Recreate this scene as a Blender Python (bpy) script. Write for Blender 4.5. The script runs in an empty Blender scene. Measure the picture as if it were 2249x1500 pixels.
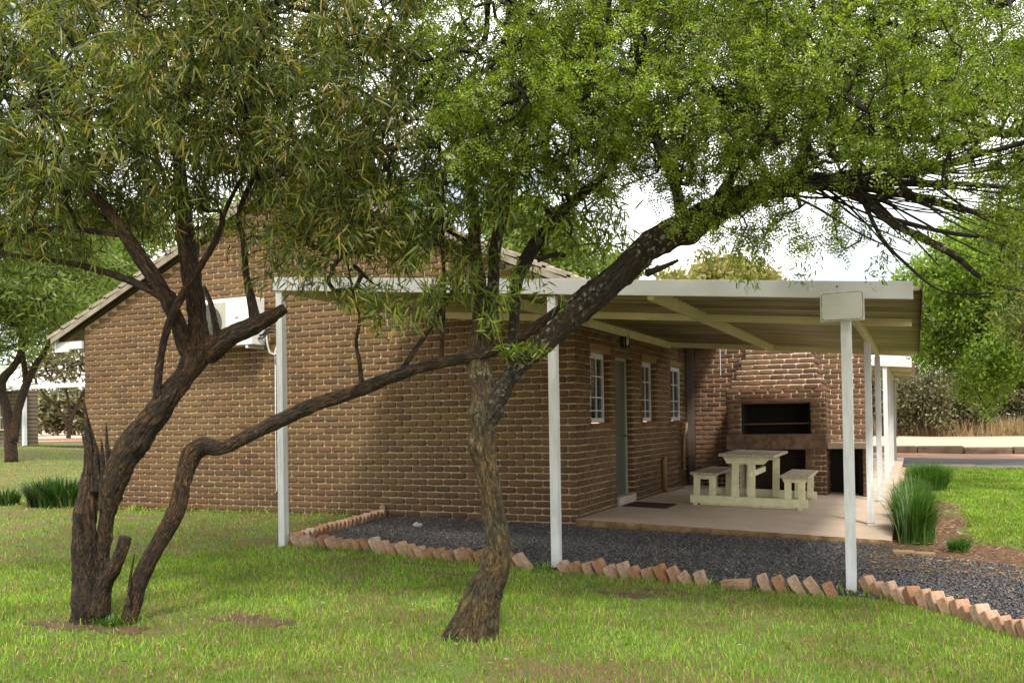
import bpy, bmesh, math, random
import numpy as np
from mathutils import Vector, Matrix
R_ = math.radians
random.seed(7); rng = np.random.default_rng(7)
C = bpy.context.scene.collection
scn = bpy.context.scene

# ------------------------------------------------------------------ camera
FPX, PW, PH, SHY = 1957.0, 2249.0, 1500.0, 0.0635
CAM = Vector((3.764, -10.15, 1.25))
RM = Matrix.Rotation(R_(24.4), 3, 'Z') @ Matrix.Rotation(R_(90.87), 3, 'X') @ Matrix.Rotation(R_(-0.90), 3, 'Z')
cd = bpy.data.cameras.new('camera'); cam = bpy.data.objects.new('camera', cd); C.objects.link(cam)
cam.matrix_world = Matrix.Translation(CAM) @ RM.to_4x4()
cd.sensor_width = 36; cd.lens = 36 * FPX / PW; cd.shift_y = SHY; cd.clip_end = 2000; cd.clip_start = .05
scn.camera = cam
# ------------------------------------------------------------------ world + sun
SUN_EL, SUN_AZ = 50.0, 148.0          # azimuth measured from +Y towards +X
SUN_STR, SKY_STR, CLOUD = 3.7, 0.13, 1.9
w = bpy.data.worlds.new('World'); scn.world = w; w.use_nodes = True
nt = w.node_tree; nt.nodes.clear()
o_ = nt.nodes.new('ShaderNodeOutputWorld'); bg = nt.nodes.new('ShaderNodeBackground')
sky = nt.nodes.new('ShaderNodeTexSky'); sky.sky_type = 'NISHITA'; sky.sun_disc = False
sky.sun_elevation = R_(SUN_EL); sky.sun_rotation = R_(SUN_AZ)
tc = nt.nodes.new('ShaderNodeTexCoord'); mp = nt.nodes.new('ShaderNodeMapping'); mp.inputs['Scale'].default_value = (1, 1, 2.2)
nz = nt.nodes.new('ShaderNodeTexNoise'); nz.inputs['Scale'].default_value = 2.6; nz.inputs['Detail'].default_value = 8; nz.inputs['Roughness'].default_value = .55
cr = nt.nodes.new('ShaderNodeValToRGB'); cr.color_ramp.elements[0].position = .33; cr.color_ramp.elements[1].position = .54
mul = nt.nodes.new('ShaderNodeVectorMath'); mul.operation = 'SCALE'; mul.inputs['Scale'].default_value = SKY_STR
mx = nt.nodes.new('ShaderNodeMix'); mx.data_type = 'RGBA'
nt.links.new(tc.outputs['Generated'], mp.inputs['Vector']); nt.links.new(mp.outputs[0], nz.inputs['Vector'])
nt.links.new(nz.outputs['Fac'], cr.inputs[0]); nt.links.new(cr.outputs[0], mx.inputs['Factor'])
nt.links.new(sky.outputs[0], mul.inputs[0]); nt.links.new(mul.outputs[0], mx.inputs['A'])
mx.inputs['B'].default_value = (CLOUD, CLOUD * .985, CLOUD * .94, 1)
nt.links.new(mx.outputs['Result'], bg.inputs[0]); nt.links.new(bg.outputs[0], o_.inputs[0])
sl = bpy.data.lights.new('sun', 'SUN'); so = bpy.data.objects.new('sun', sl); C.objects.link(so)
sl.energy = SUN_STR; sl.angle = R_(9); sl.color = (1, .94, .84)
sd = Vector((math.sin(R_(SUN_AZ)) * math.cos(R_(SUN_EL)), math.cos(R_(SUN_AZ)) * math.cos(R_(SUN_EL)), math.sin(R_(SUN_EL))))
so.rotation_euler = sd.to_track_quat('Z', 'Y').to_euler()
scn.view_settings.view_transform = 'Standard'; scn.view_settings.look = 'None'
scn.view_settings.exposure = 0.30; scn.view_settings.gamma = 1

# ------------------------------------------------------------------ helpers
RMn = np.array(RM); CAMn = np.array(CAM)
def U(px, py, d):
    """point seen at photo pixel (px,py) at a distance d metres in front of the camera"""
    c = np.array([(px - PW / 2) / FPX, -(py - PH / 2 - SHY * PW) / FPX, -1.0]) * d
    return CAMn + RMn @ c
def g(x, y):
    """height of the ground"""
    x = np.asarray(x, float); y = np.asarray(y, float)
    z = -.05 - .02 * np.clip(x, -2, 5)
    z = z - .04 * np.clip((-x - 2) / 6, 0, 1)
    z = z + .5 * np.clip((-x - 11) / 20, 0, 1) ** 1.3
    return z
def Ug(px, py):
    d = RMn @ np.array([(px - PW / 2) / FPX, -(py - PH / 2 - SHY * PW) / FPX, -1.0])
    t = (-.05 - CAMn[2]) / d[2]
    for _ in range(12):
        p = CAMn + t * d; t = (float(g(p[0], p[1])) - CAMn[2]) / d[2]
    p = CAMn + t * d
    return p
def dep(p): return float(-(RMn.T @ (np.array(p, float) - CAMn))[2])
def floorz(x): return .045 - .032 * x
def tag(o, label=None, cat=None, group=None, kind=None):
    if label: o['label'] = label
    if cat: o['category'] = cat
    if group: o['group'] = group
    if kind: o['kind'] = kind
    return o
def thing(name, label, cat, loc, group=None):
    o = bpy.data.objects.new(name, None); C.objects.link(o); o.location = Vector([float(v) for v in loc]); o.empty_display_size = .1
    return tag(o, label, cat, group)
def link(name, me, parent=None):
    o = bpy.data.objects.new(name, me); C.objects.link(o)
    if parent is not None:
        o.parent = parent
        l = Vector(parent.location)
        if parent.parent: l = Vector((0, 0, 0))
        o.matrix_parent_inverse = Matrix.Translation(-l)
    return o
def copy_tree(o, parent=None):
    c = o.copy(); C.objects.link(c)
    if parent: c.parent = parent
    for ch in [k for k in bpy.data.objects if k.parent == o]: copy_tree(ch, c)
    return c

class MB:
    def __init__(s): s.v = []; s.f = []; s.m = []; s.mi = 0
    def add(s, vs, fs):
        n = len(s.v); s.v += [tuple(map(float, v)) for v in vs]; s.f += [tuple(i + n for i in f) for f in fs]; s.m += [s.mi] * len(fs); return s
    def box(s, x0, x1, y0, y1, z0, z1, M=None):
        vs = [Vector((x, y, z)) for x in (x0, x1) for y in (y0, y1) for z in (z0, z1)]
        if M is not None: vs = [M @ v for v in vs]
        return s.add(vs, [(0, 1, 3, 2), (4, 6, 7, 5), (0, 4, 5, 1), (2, 3, 7, 6), (0, 2, 6, 4), (1, 5, 7, 3)])
    def prism(s, poly, y0, y1, axis='y'):
        n = len(poly)
        f = {'y': lambda a, b, t: (a, t, b), 'x': lambda a, b, t: (t, a, b), 'z': lambda a, b, t: (a, b, t)}[axis]
        vs = [f(a, b, y0) for a, b in poly] + [f(a, b, y1) for a, b in poly]
        fs = [tuple(range(n))[::-1], tuple(range(n, 2 * n))] + [(i, (i + 1) % n, n + (i + 1) % n, n + i) for i in range(n)]
        return s.add(vs, fs)
    def tube(s, pts, rad, k=8, cap=True):
        pts = [np.array(p, float) for p in pts]
        if not hasattr(rad, '__len__'): rad = [rad] * len(pts)
        n = len(pts); vs = []; up = None
        for i, p in enumerate(pts):
            t = pts[min(i + 1, n - 1)] - pts[max(i - 1, 0)]; t = t / (np.linalg.norm(t) + 1e-9)
            if up is None:
                up = np.cross(t, [0.3, 1, .1]); up /= np.linalg.norm(up) + 1e-9
            else:
                up = up - t * np.dot(up, t); up /= np.linalg.norm(up) + 1e-9
            b = np.cross(t, up)
            for j in range(k):
                a = 2 * math.pi * j / k
                vs.append(p + rad[i] * (math.cos(a) * up + math.sin(a) * b))
        fs = [(i * k + j, i * k + (j + 1) % k, (i + 1) * k + (j + 1) % k, (i + 1) * k + j) for i in range(n - 1) for j in range(k)]
        if cap: fs += [tuple(range(k))[::-1], tuple(range((n - 1) * k, n * k))]
        return s.add(vs, fs)
    def build(s, name, mats, parent=None, smooth=False, bevel=0, label=None):
        me = bpy.data.meshes.new(name); me.from_pydata(s.v, [], s.f)
        if not isinstance(mats, (list, tuple)): mats = [mats]
        for m in mats: me.materials.append(m)
        me.polygons.foreach_set('material_index', s.m)
        if smooth: me.polygons.foreach_set('use_smooth', [True] * len(s.f))
        bm = bmesh.new(); bm.from_mesh(me); bmesh.ops.recalc_face_normals(bm, faces=bm.faces); bm.to_mesh(me); bm.free()
        o = link(name, me, parent)
        if bevel:
            b = o.modifiers.new('bevel', 'BEVEL'); b.width = bevel; b.segments = 2; b.limit_method = 'ANGLE'; b.angle_limit = R_(40)
        if label: o['label'] = label
        return o
def npmesh(name, v, faces, mat, parent=None, smooth=False):
    """faces: list of (F,k) int arrays"""
    me = bpy.data.meshes.new(name)
    me.vertices.add(len(v)); me.vertices.foreach_set('co', np.ascontiguousarray(v, np.float32).ravel())
    li = np.concatenate([f.ravel() for f in faces]).astype(np.int32)
    tot = np.concatenate([np.full(len(f), f.shape[1]) for f in faces]); st = np.concatenate([[0], np.cumsum(tot)[:-1]])
    me.loops.add(len(li)); me.loops.foreach_set('vertex_index', li)
    me.polygons.add(len(tot)); me.polygons.foreach_set('loop_start', st.astype(np.int32)); me.polygons.foreach_set('loop_total', tot.astype(np.int32))
    if smooth: me.polygons.foreach_set('use_smooth', np.ones(len(tot), bool))
    me.update(calc_edges=True); me.validate()
    for m in (mat if isinstance(mat, (list, tuple)) else [mat]): me.materials.append(m)
    return link(name, me, parent)

# ------------------------------------------------------------------ materials
def nodes(name):
    m = bpy.data.materials.new(name); m.use_nodes = True; n = m.node_tree; n.nodes.clear()
    out = n.nodes.new('ShaderNodeOutputMaterial'); b = n.nodes.new('ShaderNodeBsdfPrincipled'); n.links.new(b.outputs[0], out.inputs[0])
    return m, n, b, out
def ramp(n, src, stops):
    r = n.nodes.new('ShaderNodeValToRGB'); e = r.color_ramp.elements
    while len(e) < len(stops): e.new(.5)
    for k, (p, c) in zip(e, stops): k.position = p; k.color = (*c, 1)
    n.links.new(src, r.inputs[0]); return r.outputs[0]
def noise(n, scale, detail=5, rough=.6, vec=None, dist=0, out='Fac'):
    t = n.nodes.new('ShaderNodeTexNoise'); t.inputs['Scale'].default_value = scale; t.inputs['Detail'].default_value = detail
    t.inputs['Roughness'].default_value = rough; t.inputs['Distortion'].default_value = dist
    if vec is None:
        c = n.nodes.new('ShaderNodeTexCoord'); vec = c.outputs['Object']
    n.links.new(vec, t.inputs['Vector']); return t.outputs[out]
def mapped(n, sc, rot=(0, 0, 0)):
    c = n.nodes.new('ShaderNodeTexCoord'); m = n.nodes.new('ShaderNodeMapping'); m.inputs['Scale'].default_value = sc; m.inputs['Rotation'].default_value = rot
    n.links.new(c.outputs['Object'], m.inputs['Vector']); return m.outputs[0]
def mixc(n, f, a, b, mode='MIX'):
    m = n.nodes.new('ShaderNodeMix'); m.data_type = 'RGBA'; m.blend_type = mode
    for k, v in (('Factor', f), ('A', a), ('B', b)):
        if isinstance(v, (int, float)): m.inputs[k].default_value = v
        elif isinstance(v, tuple): m.inputs[k].default_value = (*v, 1)
        else: n.links.new(v, m.inputs[k])
    return m.outputs['Result']
def bump(n, b, h, strength=.5, dist=.01):
    u = n.nodes.new('ShaderNodeBump'); u.inputs['Strength'].default_value = strength; u.inputs['Distance'].default_value = dist
    n.links.new(h, u.inputs['Height']); n.links.new(u.outputs[0], b.inputs['Normal'])
def island(n):
    t = n.nodes.new('ShaderNodeNewGeometry'); return t.outputs['Random Per Island']
def simple(name, c1, c2=None, sc=8, rough=.7, bstr=.2, bsc=60, bdist=.003, metal=0, pos=(.35, .65), vec=None):
    m, n, b, _ = nodes(name); c2 = c2 or tuple(x * .8 for x in c1)
    v = mapped(n, vec) if vec else None
    n.links.new(ramp(n, noise(n, sc, 8, .65, v), [(pos[0], c1), (pos[1], c2)]), b.inputs['Base Color'])
    b.inputs['Roughness'].default_value = rough; b.inputs['Metallic'].default_value = metal
    bump(n, b, noise(n, bsc, 6, .7, v), bstr, bdist); return m
def brickmat(name, cols, dirt=(.03, .02, .012), rough=.85):
    m, n, b, _ = nodes(name)
    c = ramp(n, island(n), cols)
    f = noise(n, 38, 8, .7)
    c = mixc(n, ramp(n, f, [(.33, (1, 1, 1)), (.52, (0, 0, 0))]), c, mixc(n, .55, c, dirt))
    f2 = noise(n, 90, 4, .7)
    c = mixc(n, ramp(n, f2, [(.60, (0, 0, 0)), (.72, (1, 1, 1))]), c, mixc(n, .35, c, (.42, .33, .2)))
    f3 = noise(n, .9, 4, .6)
    c = mixc(n, ramp(n, f3, [(.35, (0, 0, 0)), (.7, (.6, .6, .6))]), c, (.17, .105, .05), 'MIX')
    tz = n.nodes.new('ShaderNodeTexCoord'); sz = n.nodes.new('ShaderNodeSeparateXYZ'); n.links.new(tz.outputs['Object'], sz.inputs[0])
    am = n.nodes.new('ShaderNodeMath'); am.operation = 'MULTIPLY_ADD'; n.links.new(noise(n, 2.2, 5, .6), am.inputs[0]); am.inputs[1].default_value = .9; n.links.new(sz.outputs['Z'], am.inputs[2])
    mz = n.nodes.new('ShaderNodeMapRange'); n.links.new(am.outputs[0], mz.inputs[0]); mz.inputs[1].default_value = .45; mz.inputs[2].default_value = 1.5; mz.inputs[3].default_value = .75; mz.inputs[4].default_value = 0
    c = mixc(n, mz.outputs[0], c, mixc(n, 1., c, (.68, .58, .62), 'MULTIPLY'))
    st_ = ramp(n, noise(n, 1.0, 6, .65, mapped(n, (5, 5, .7))), [(.56, (0, 0, 0)), (.72, (.55, .55, .55))])
    c = mixc(n, st_, c, (.055, .035, .022))
    n.links.new(c, b.inputs['Base Color']); b.inputs['Roughness'].default_value = rough
    bump(n, b, noise(n, 55, 8, .75), .9, .008); return m
def mortarmat(name, c):
    return simple(name, c, tuple(x * .62 for x in c), 14, .95, .8, 120, .004)
def leafmat(name, stops, transl=.45, vsc=1.3, dark=.6):
    m, n, b, out = nodes(name)
    c = ramp(n, island(n), stops)
    f = noise(n, vsc, 3, .5)
    c = mixc(n, ramp(n, f, [(.35, (0, 0, 0)), (.65, (1, 1, 1))]), mixc(n, 1.0, c, (dark, dark * 1.0, dark * .9), 'MULTIPLY'), c)
    n.links.new(c, b.inputs['Base Color']); b.inputs['Roughness'].default_value = .45
    t = n.nodes.new('ShaderNodeBsdfTranslucent'); n.links.new(mixc(n, 1.0, c, (1.5, 1.7, .8), 'MULTIPLY'), t.inputs['Color'])
    s = n.nodes.new('ShaderNodeMixShader'); s.inputs[0].default_value = transl
    n.links.new(b.outputs[0], s.inputs[1]); n.links.new(t.outputs[0], s.inputs[2]); n.links.new(s.outputs[0], out.inputs[0]); return m
def barkmat(name, stops, lichen=0.0, sc=1.0):
    m, n, b, _ = nodes(name)
    at = n.nodes.new('ShaderNodeAttribute'); at.attribute_name = 'grain'; mpp = n.nodes.new('ShaderNodeMapping'); mpp.inputs['Scale'].default_value = (36 * sc, 36 * sc, 10.5 * sc); n.links.new(at.outputs['Vector'], mpp.inputs['Vector']); v = mpp.outputs[0]
    f = noise(n, 1.5, 9, .72, v, .9)
    c = ramp(n, f, stops)
    c = mixc(n, ramp(n, noise(n, 3.0, 4, .6), [(.40, (0, 0, 0)), (.66, (1, 1, 1))]), c, mixc(n, 1., c, (1.9, 1.55, 1.0), 'MULTIPLY'))
    if lichen:
        tcz = n.nodes.new('ShaderNodeTexCoord'); sx = n.nodes.new('ShaderNodeSeparateXYZ'); n.links.new(tcz.outputs['Object'], sx.inputs[0])
        band = ramp(n, sx.outputs['Z'], [(0, (0, 0, 0)), (1, (1, 1, 1))]); r_n = n.nodes[-1]
        mr = n.nodes.new('ShaderNodeMapRange'); n.links.new(sx.outputs['Z'], mr.inputs[0]); mr.inputs[1].default_value = 1.15; mr.inputs[2].default_value = 1.75
        sp = ramp(n, noise(n, 34, 3, .6), [(.66 - lichen, (0, 0, 0)), (.70 - lichen, (1, 1, 1))]); sp2 = ramp(n, noise(n, 5, 3, .6), [(.42, (0, 0, 0)), (.55, (1, 1, 1))])
        mm = n.nodes.new('ShaderNodeVectorMath'); mm.operation = 'MULTIPLY'; n.links.new(sp, mm.inputs[0]); n.links.new(sp2, mm.inputs[1])
        mm2 = n.nodes.new('ShaderNodeVectorMath'); mm2.operation = 'MULTIPLY'; n.links.new(mm.outputs[0], mm2.inputs[0]); n.links.new(mr.outputs[0], mm2.inputs[1])
        c = mixc(n, mm2.outputs[0], c, (.27, .30, .21))
    n.links.new(c, b.inputs['Base Color']); b.inputs['Roughness'].default_value = .9
    vo = n.nodes.new('ShaderNodeTexVoronoi'); vo.inputs['Scale'].default_value = 1.6; vo.feature = 'DISTANCE_TO_EDGE'; n.links.new(v, vo.inputs['Vector'])
    h = n.nodes.new('ShaderNodeMath'); h.operation = 'ADD'; n.links.new(f, h.inputs[0]); n.links.new(vo.outputs['Distance'], h.inputs[1])
    bump(n, b, h.outputs[0], 1.0, .045); return m

BR = [(0, (.078, .037, .018)), (.2, (.112, .054, .022)), (.5, (.145, .073, .026)), (.75, (.175, .092, .031)), (.92, (.125, .062, .028)), (1, (.090, .052, .030))]
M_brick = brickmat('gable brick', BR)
M_brick2 = brickmat('braai brick', [(0, (.085, .042, .027)), (.3, (.14, .067, .038)), (.6, (.18, .087, .046)), (.85, (.22, .115, .06)), (1, (.11, .06, .038))])
M_mortar = mortarmat('pale mortar', (.50, .41, .23))
M_mortar2 = mortarmat('grey pink mortar', (.60, .46, .32))
M_white = simple('white paint', (.62, .645, .67), (.53, .545, .545), 2.0, .5, .15, 35, .002)
M_post = simple('white post paint', (.70, .73, .76), (.54, .55, .54), 3.5, .45, .2, 45, .002, vec=(6, 6, 1))
M_cream = simple('cream underside paint', (.80, .76, .50), (.64, .59, .35), 2.5, .55, .2, 30, .002)
M_sheet = simple('corrugated sheet', (.44, .375, .20), (.17, .135, .065), 2.2, .4, .15, 40, .001, vec=(.25, 11, 1), pos=(.38, .6))
M_dark = simple('soot and recess black', (.012, .010, .009), (.02, .017, .014), 9, .9)
M_conc = simple('concrete floor', (.60, .47, .36), (.50, .385, .285), 1.6, .75, .25, 50, .003)
M_concedge = simple('worn slab edge', (.33, .20, .085), (.14, .085, .04), 7, .9, 1, 25, .02)
M_hearth = simple('hearth slab', (.19, .115, .07), (.10, .055, .032), 9, .7, .3, 40, .004, pos=(.42, .58))
M_soil = simple('soil', (.16, .075, .035), (.09, .045, .022), 7, .95, .8, 40, .02)
M_steel = simple('door paint', (.10, .105, .085), (.075, .08, .065), 2, .35, .05)
M_pipe = simple('dusty brown pipe', (.10, .075, .062), (.07, .052, .042), 5, .6)
M_pipe2 = simple('tan pipe', (.36, .24, .15), (.25, .16, .10), 8, .6)
M_black = simple('black plastic', (.012, .012, .013), (.02, .02, .02), 5, .45)
M_rust = simple('rusty bar', (.22, .09, .04), (.11, .045, .02), 30, .8, .5, 80)
M_table = simple('cream painted planks', (.76, .73, .48), (.60, .57, .35), 3.2, .55, .35, 26, .003, pos=(.4, .7), vec=(3, 3, 3))
M_mat = simple('door mat', (.075, .028, .026), (.035, .014, .013), 30, .95, .8, 200, .004)
M_sill = simple('red brick sill', (.22, .075, .03), (.11, .038, .018), 9, .7, .4, 60, .004)
M_lintel = simple('ochre lintel', (.30, .20, .085), (.20, .13, .05), 9, .8, .5, 60, .004)
M_redbrick = brickmat('edging brick', [(0, (.50, .28, .13)), (.3, (.68, .46, .27)), (.6, (.78, .60, .42)), (.8, (.56, .28, .12)), (1, (.80, .68, .50))], (.12, .06, .03))
M_tile = simple('roof tile', (.36, .31, .25), (.20, .16, .11), 6, .8, .6, 45, .01)
M_wood = simple('dark timber', (.06, .045, .03), (.035, .025, .018), 8, .8)
M_rock = simple('pale stone', (.42, .42, .42), (.3, .3, .3), 12, .8, .6)
M_glass, n_, b_, _ = nodes('window glass'); b_.inputs['Base Color'].default_value = (.03, .035, .03, 1); b_.inputs['Roughness'].default_value = .06
M_curtain = simple('curtain', (.30, .29, .2), (.2, .19, .12), 4, .9, .1, vec=(30, 30, .5))

# island-coloured edging brick uses object random instead
def objrand(m):
    n = m.node_tree
    oi = n.nodes.new('ShaderNodeObjectInfo')
    for l in list(n.links):
        if l.from_socket.name == 'Random Per Island': n.links.new(oi.outputs['Random'], l.to_socket)
objrand(M_redbrick)

# ------------------------------------------------------------------ SETTING: ground sheets
def sheet(name, xs, ys, dz, mat, mask=None, kind='structure', zf=None):
    X, Y = np.meshgrid(xs, ys, indexing='ij'); Z = (zf or g)(X, Y) + dz
    v = np.stack([X, Y, Z], -1).reshape(-1, 3); nx, ny = len(xs), len(ys)
    i, j = np.meshgrid(np.arange(nx - 1), np.arange(ny - 1), indexing='ij')
    a = (i * ny + j).ravel(); f = np.stack([a, a + ny, a + ny + 1, a + 1], -1)
    if mask is not None:
        cxy = (v[f[:, 0]] + v[f[:, 2]]) / 2; f = f[mask(cxy[:, 0], cxy[:, 1])]
        u, inv = np.unique(f, return_inverse=True); v = v[u]; f = inv.reshape(f.shape)
    return tag(npmesh(name, v, [f], mat, None, True), kind=kind)
DIRT = [(-.95, -6.02, .42, .16), (-.22, -5.50, .40, .17), (-1.25, -6.12, .35, .13), (1.75, -3.65, .3, .12), (.2, -3.5, .5, .10), (-.5, -3.15, .7, .08), (2.0, -3.4, .4, .1), (-2.6, -1.6, .25, .6)]
def dirtq(x, y):
    q = np.full(np.shape(x), 9.)
    for (cx_, cy_, rx, ry) in DIRT: q = np.minimum(q, ((x - cx_) / rx) ** 2 + ((y - cy_) / ry) ** 2 + .35 * np.sin(x * 23 + 2 * np.sin(y * 9)) * np.sin(y * 27 + x * 5))
    return q
def sandmat():
    m, n, b, _ = nodes('sandy ground')
    c = ramp(n, noise(n, .35, 8, .6), [(.35, (.58, .42, .30)), (.6, (.48, .33, .23)), (.75, (.34, .19, .11))])
    n.links.new(c, b.inputs['Base Color']); b.inputs['Roughness'].default_value = .95; bump(n, b, noise(n, 14, 6), .4, .03); return m
def lawnmat():
    m, n, b, _ = nodes('lawn soil')
    c = ramp(n, noise(n, 1.7, 9, .7), [(.40, (.20, .12, .055)), (.48, (.17, .14, .04)), (.6, (.14, .20, .03))])
    c = mixc(n, noise(n, 60, 4, .7), c, mixc(n, 1., c, (.55, .6, .5), 'MULTIPLY'))
    n.links.new(c, b.inputs['Base Color']); b.inputs['Roughness'].default_value = 1; bump(n, b, noise(n, 45, 6, .8), .8, .02); return m
M_soil0 = simple('trodden soil', (.13, .068, .034), (.06, .034, .018), 6, .95, .8, 40, .02)
M_sand = sandmat(); M_lawn = lawnmat()
ax = lambda a, b, n: np.linspace(a, b, n)
gx = np.concatenate([[-900, -300, -120, -60], ax(-40, 10, 51), [20, 40, 90, 300, 900]])
gy = np.concatenate([[-600, -100, -30], ax(-14, 50, 33), [80, 160, 400, 1500]])
sheet('ground', gx, gy, -.02, M_sand)
LX = np.concatenate([ax(-60, -12, 25), ax(-11.5, 30, 84)]); LY = np.concatenate([ax(-14, 16, 91), ax(17, 30, 14)])
lawn_edge = lambda x, y: (y < 26.0 + 0 * x) & ((y < 15.2) | (x < -8))
sheet('lawn', LX, LY, 0.0, M_lawn, lambda x, y: lawn_edge(x, y) & ~((x > -8) & (x < 3.4) & (y > .4)))
sheet('bare_soil', ax(-3, 2.6, 280), ax(-6.6, -.8, 280), .004, M_soil0, lambda x, y: dirtq(x, y) < .55)
# red soil beside the slab, running off to the right
def edge_soil(x): return .15 + .12 * np.sin(x * 3.1) + .07 * np.sin(x * 9)
sheet('soil_path', ax(3.3, 12, 150), ax(-1.6, .9, 60), .006, M_soil, lambda x, y: (y < edge_soil(x)) | ((x < 4.15 + .1 * np.sin(y * 7)) & (y < .9)))
sheet('soil_patch', ax(3.6, 4.5, 30), ax(.7, 7, 80), .005, M_soil, lambda x, y: x < 4.35 + .12 * np.sin(y * 3) - .05 * y)
# far right: dark gravel road, stone kerb and sand
M_road = simple('dark gravel road', (.045, .047, .052), (.07, .07, .072), 12, .9, .6, 90, .01)
sheet('gravel_road', ax(-3, 60, 64), ax(15.4, 20.3, 6), .008, M_road)
sheet('red_verge', ax(-3, 60, 64), ax(20.3, 24.4, 6), .004, simple('red verge soil', (.36, .20, .13), (.25, .12, .07), 1.4, .95, .5))
sheet('left_road', ax(-80, -8, 50), ax(29, 33, 5), .008, simple('red earth', (.34, .13, .07), (.22, .08, .04), 2, .95, .5))

# ------------------------------------------------------------------ brick laying
def lay(mb, O, u, n, L, H, openings=(), ctop=None, bl=.232, c=.085, j=.0145, depth=.013, off=0, mi=0, start=0.0, r=None):
    """bricks on a vertical plane from O along u, facing n; openings = (u0,u1,z0,z1)"""
    rr = random.Random(r or 3)
    O = Vector(O); u = Vector(u); n = Vector(n); mb.mi = mi
    nc = int(round((H - start) / c))
    for k in range(nc):
        z0 = start + k * c; z1 = z0 + c - j; zm = (z0 + z1) / 2
        a, b = 0.0, L
        if ctop: a, b = ctop(z1)
        if b - a < .04: continue
        iv = [(a, b)]
        for (u0, u1, w0, w1) in openings:
            if w0 < zm < w1:
                nv = []
                for (p, q) in iv:
                    if u1 <= p or u0 >= q: nv.append((p, q)); continue
                    if u0 > p: nv.append((p, u0))
                    if u1 < q: nv.append((u1, q))
                iv = nv
        ph = (off + (k % 2) * .5) * bl + rr.uniform(-.012, .012)
        for (p, q) in iv:
            x = math.floor((p - ph) / bl) * bl + ph
            xs = [p]
            x += bl
            while x < q - .03:
                if x > p + .04: xs.append(x + rr.uniform(-.006, .006))
                x += bl
            xs.append(q)
            for x0, x1 in zip(xs[:-1], xs[1:]):
                e0 = x0 + (j / 2 if x0 > p + 1e-5 else 0); e1 = x1 - (j / 2 if x1 < q - 1e-5 else 0)
                w = e1 - e0
                if w < .02: continue
                dz = rr.uniform(-.0025, .0025); cu = (e0 + e1) / 2; cz = zm + dz; hw = w / 2; hh = (z1 - z0) / 2 + rr.uniform(-.002, .002)
                dd = depth + rr.uniform(-.004, .004); tl = rr.uniform(-.02, .02)
                vs = []; cr_ = min(.022, hw * .7, hh * .7)
                rings = [(0, -.004), (.0012, dd * .5), (.005, dd * .85), (.012, dd)]
                for (ins, dn) in rings:
                    a_, b_ = hw - ins, hh - ins; q_ = max(cr_ - ins * .3, .004)
                    P = [(-a_, -b_ + q_), (-a_ + q_ * .3, -b_ + q_ * .3), (-a_ + q_, -b_), (0, -b_), (a_ - q_, -b_), (a_ - q_ * .3, -b_ + q_ * .3), (a_, -b_ + q_), (a_, b_ - q_), (a_ - q_ * .3, b_ - q_ * .3), (a_ - q_, b_), (0, b_), (-a_ + q_, b_), (-a_ + q_ * .3, b_ - q_ * .3), (-a_, b_ - q_)]
                    for (s_, t_) in P:
                        s2 = s_ + rr.uniform(-.0022, .0022); t2 = t_ + tl * s_ * .3 + rr.uniform(-.0022, .0022)
                        vs.append(O + u * (cu + s2) + n * (dn + rr.uniform(-.0015, .0015)) + Vector((0, 0, cz + t2)))
                m = 14; fs = [(i * m + t, i * m + (t + 1) % m, (i + 1) * m + (t + 1) % m, (i + 1) * m + t) for i in range(3) for t in range(m)]
                cidx = 4 * m; vs.append(O + u * cu + n * (dd + .002) + Vector((0, 0, cz)))
                fs += [(3 * m + t, 3 * m + (t + 1) % m, cidx) for t in range(m)]
                mb.add(vs, fs)

# ------------------------------------------------------------------ HOUSE
XL, YB, RZ = -8.33, 5.77, 4.78          # left corner, braai wall plane, ridge height
RX = -4.165; SL = .44
def gtop(z):
    h = RZ - .13 - z
    if z < 2.93 - .13: return (0.0, -XL)
    return (RX - h / SL - XL, RX + h / SL - XL)
house = thing('brick_house', 'long brown face-brick house with tiled gable roof behind the two leaning trees', 'house', (-4.2, 0, -.05))
mb = MB()
lay(mb, (XL, 0, 0), (1, 0, 0), (0, -1, 0), -XL, 4.7, ctop=gtop, start=-.085)
mb.mi = 1
zc = RZ - .12
def zt(x): return zc - SL * abs(x - RX)
mb.add([(XL, .006, -.6), (0, .006, -.6), (0, .006, zt(0)), (RX, .006, zc), (XL, .006, zt(XL))], [(0, 1, 2, 3, 4)])
# left, back sides
mb.add([(XL, .006, -.6), (XL, 24, -.6), (XL, 24, zt(XL)), (XL, .006, zt(XL))], [(0, 1, 2, 3)])
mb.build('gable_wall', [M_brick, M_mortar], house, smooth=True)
# veranda wall (plane x = 0)
DO = (1.58, 2.42); W1 = (.56, 1.37); W2 = (2.90, 3.72); W3 = (4.62, 5.40); WZ = (1.20, 2.125)
ops = [(W1[0], W1[1], WZ[0] - .08, WZ[1] + .11), (W2[0], W2[1], WZ[0] - .08, WZ[1] + .11), (W3[0], W3[1], WZ[0] - .08, WZ[1] + .11), (DO[0], DO[1], -1, 2.14)]
mb = MB()
lay(mb, (0, 0.0, 0), (0, 1, 0), (1, 0, 0), YB, 2.89, openings=ops, off=.25, r=5, start=-.085)
for (a, b, z0, z1) in [(W1[0], W1[1], WZ[0], WZ[1]), (W2[0], W2[1], WZ[0], WZ[1]), (W3[0], W3[1], WZ[0], WZ[1]), (DO[0], DO[1], 0, 2.13)]:
    k = int(max(0, round(z0 / .085))); z = k * .085
    lay(mb, (-.16, b, 0), (1, 0, 0), (0, -1, 0), .16, z1, start=z, r=8, bl=.5, depth=.008)
    lay(mb, (-.16, a, 0), (1, 0, 0), (0, 1, 0), .16, z1, start=z, r=9, bl=.5, depth=.008)
mb.mi = 1
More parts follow.
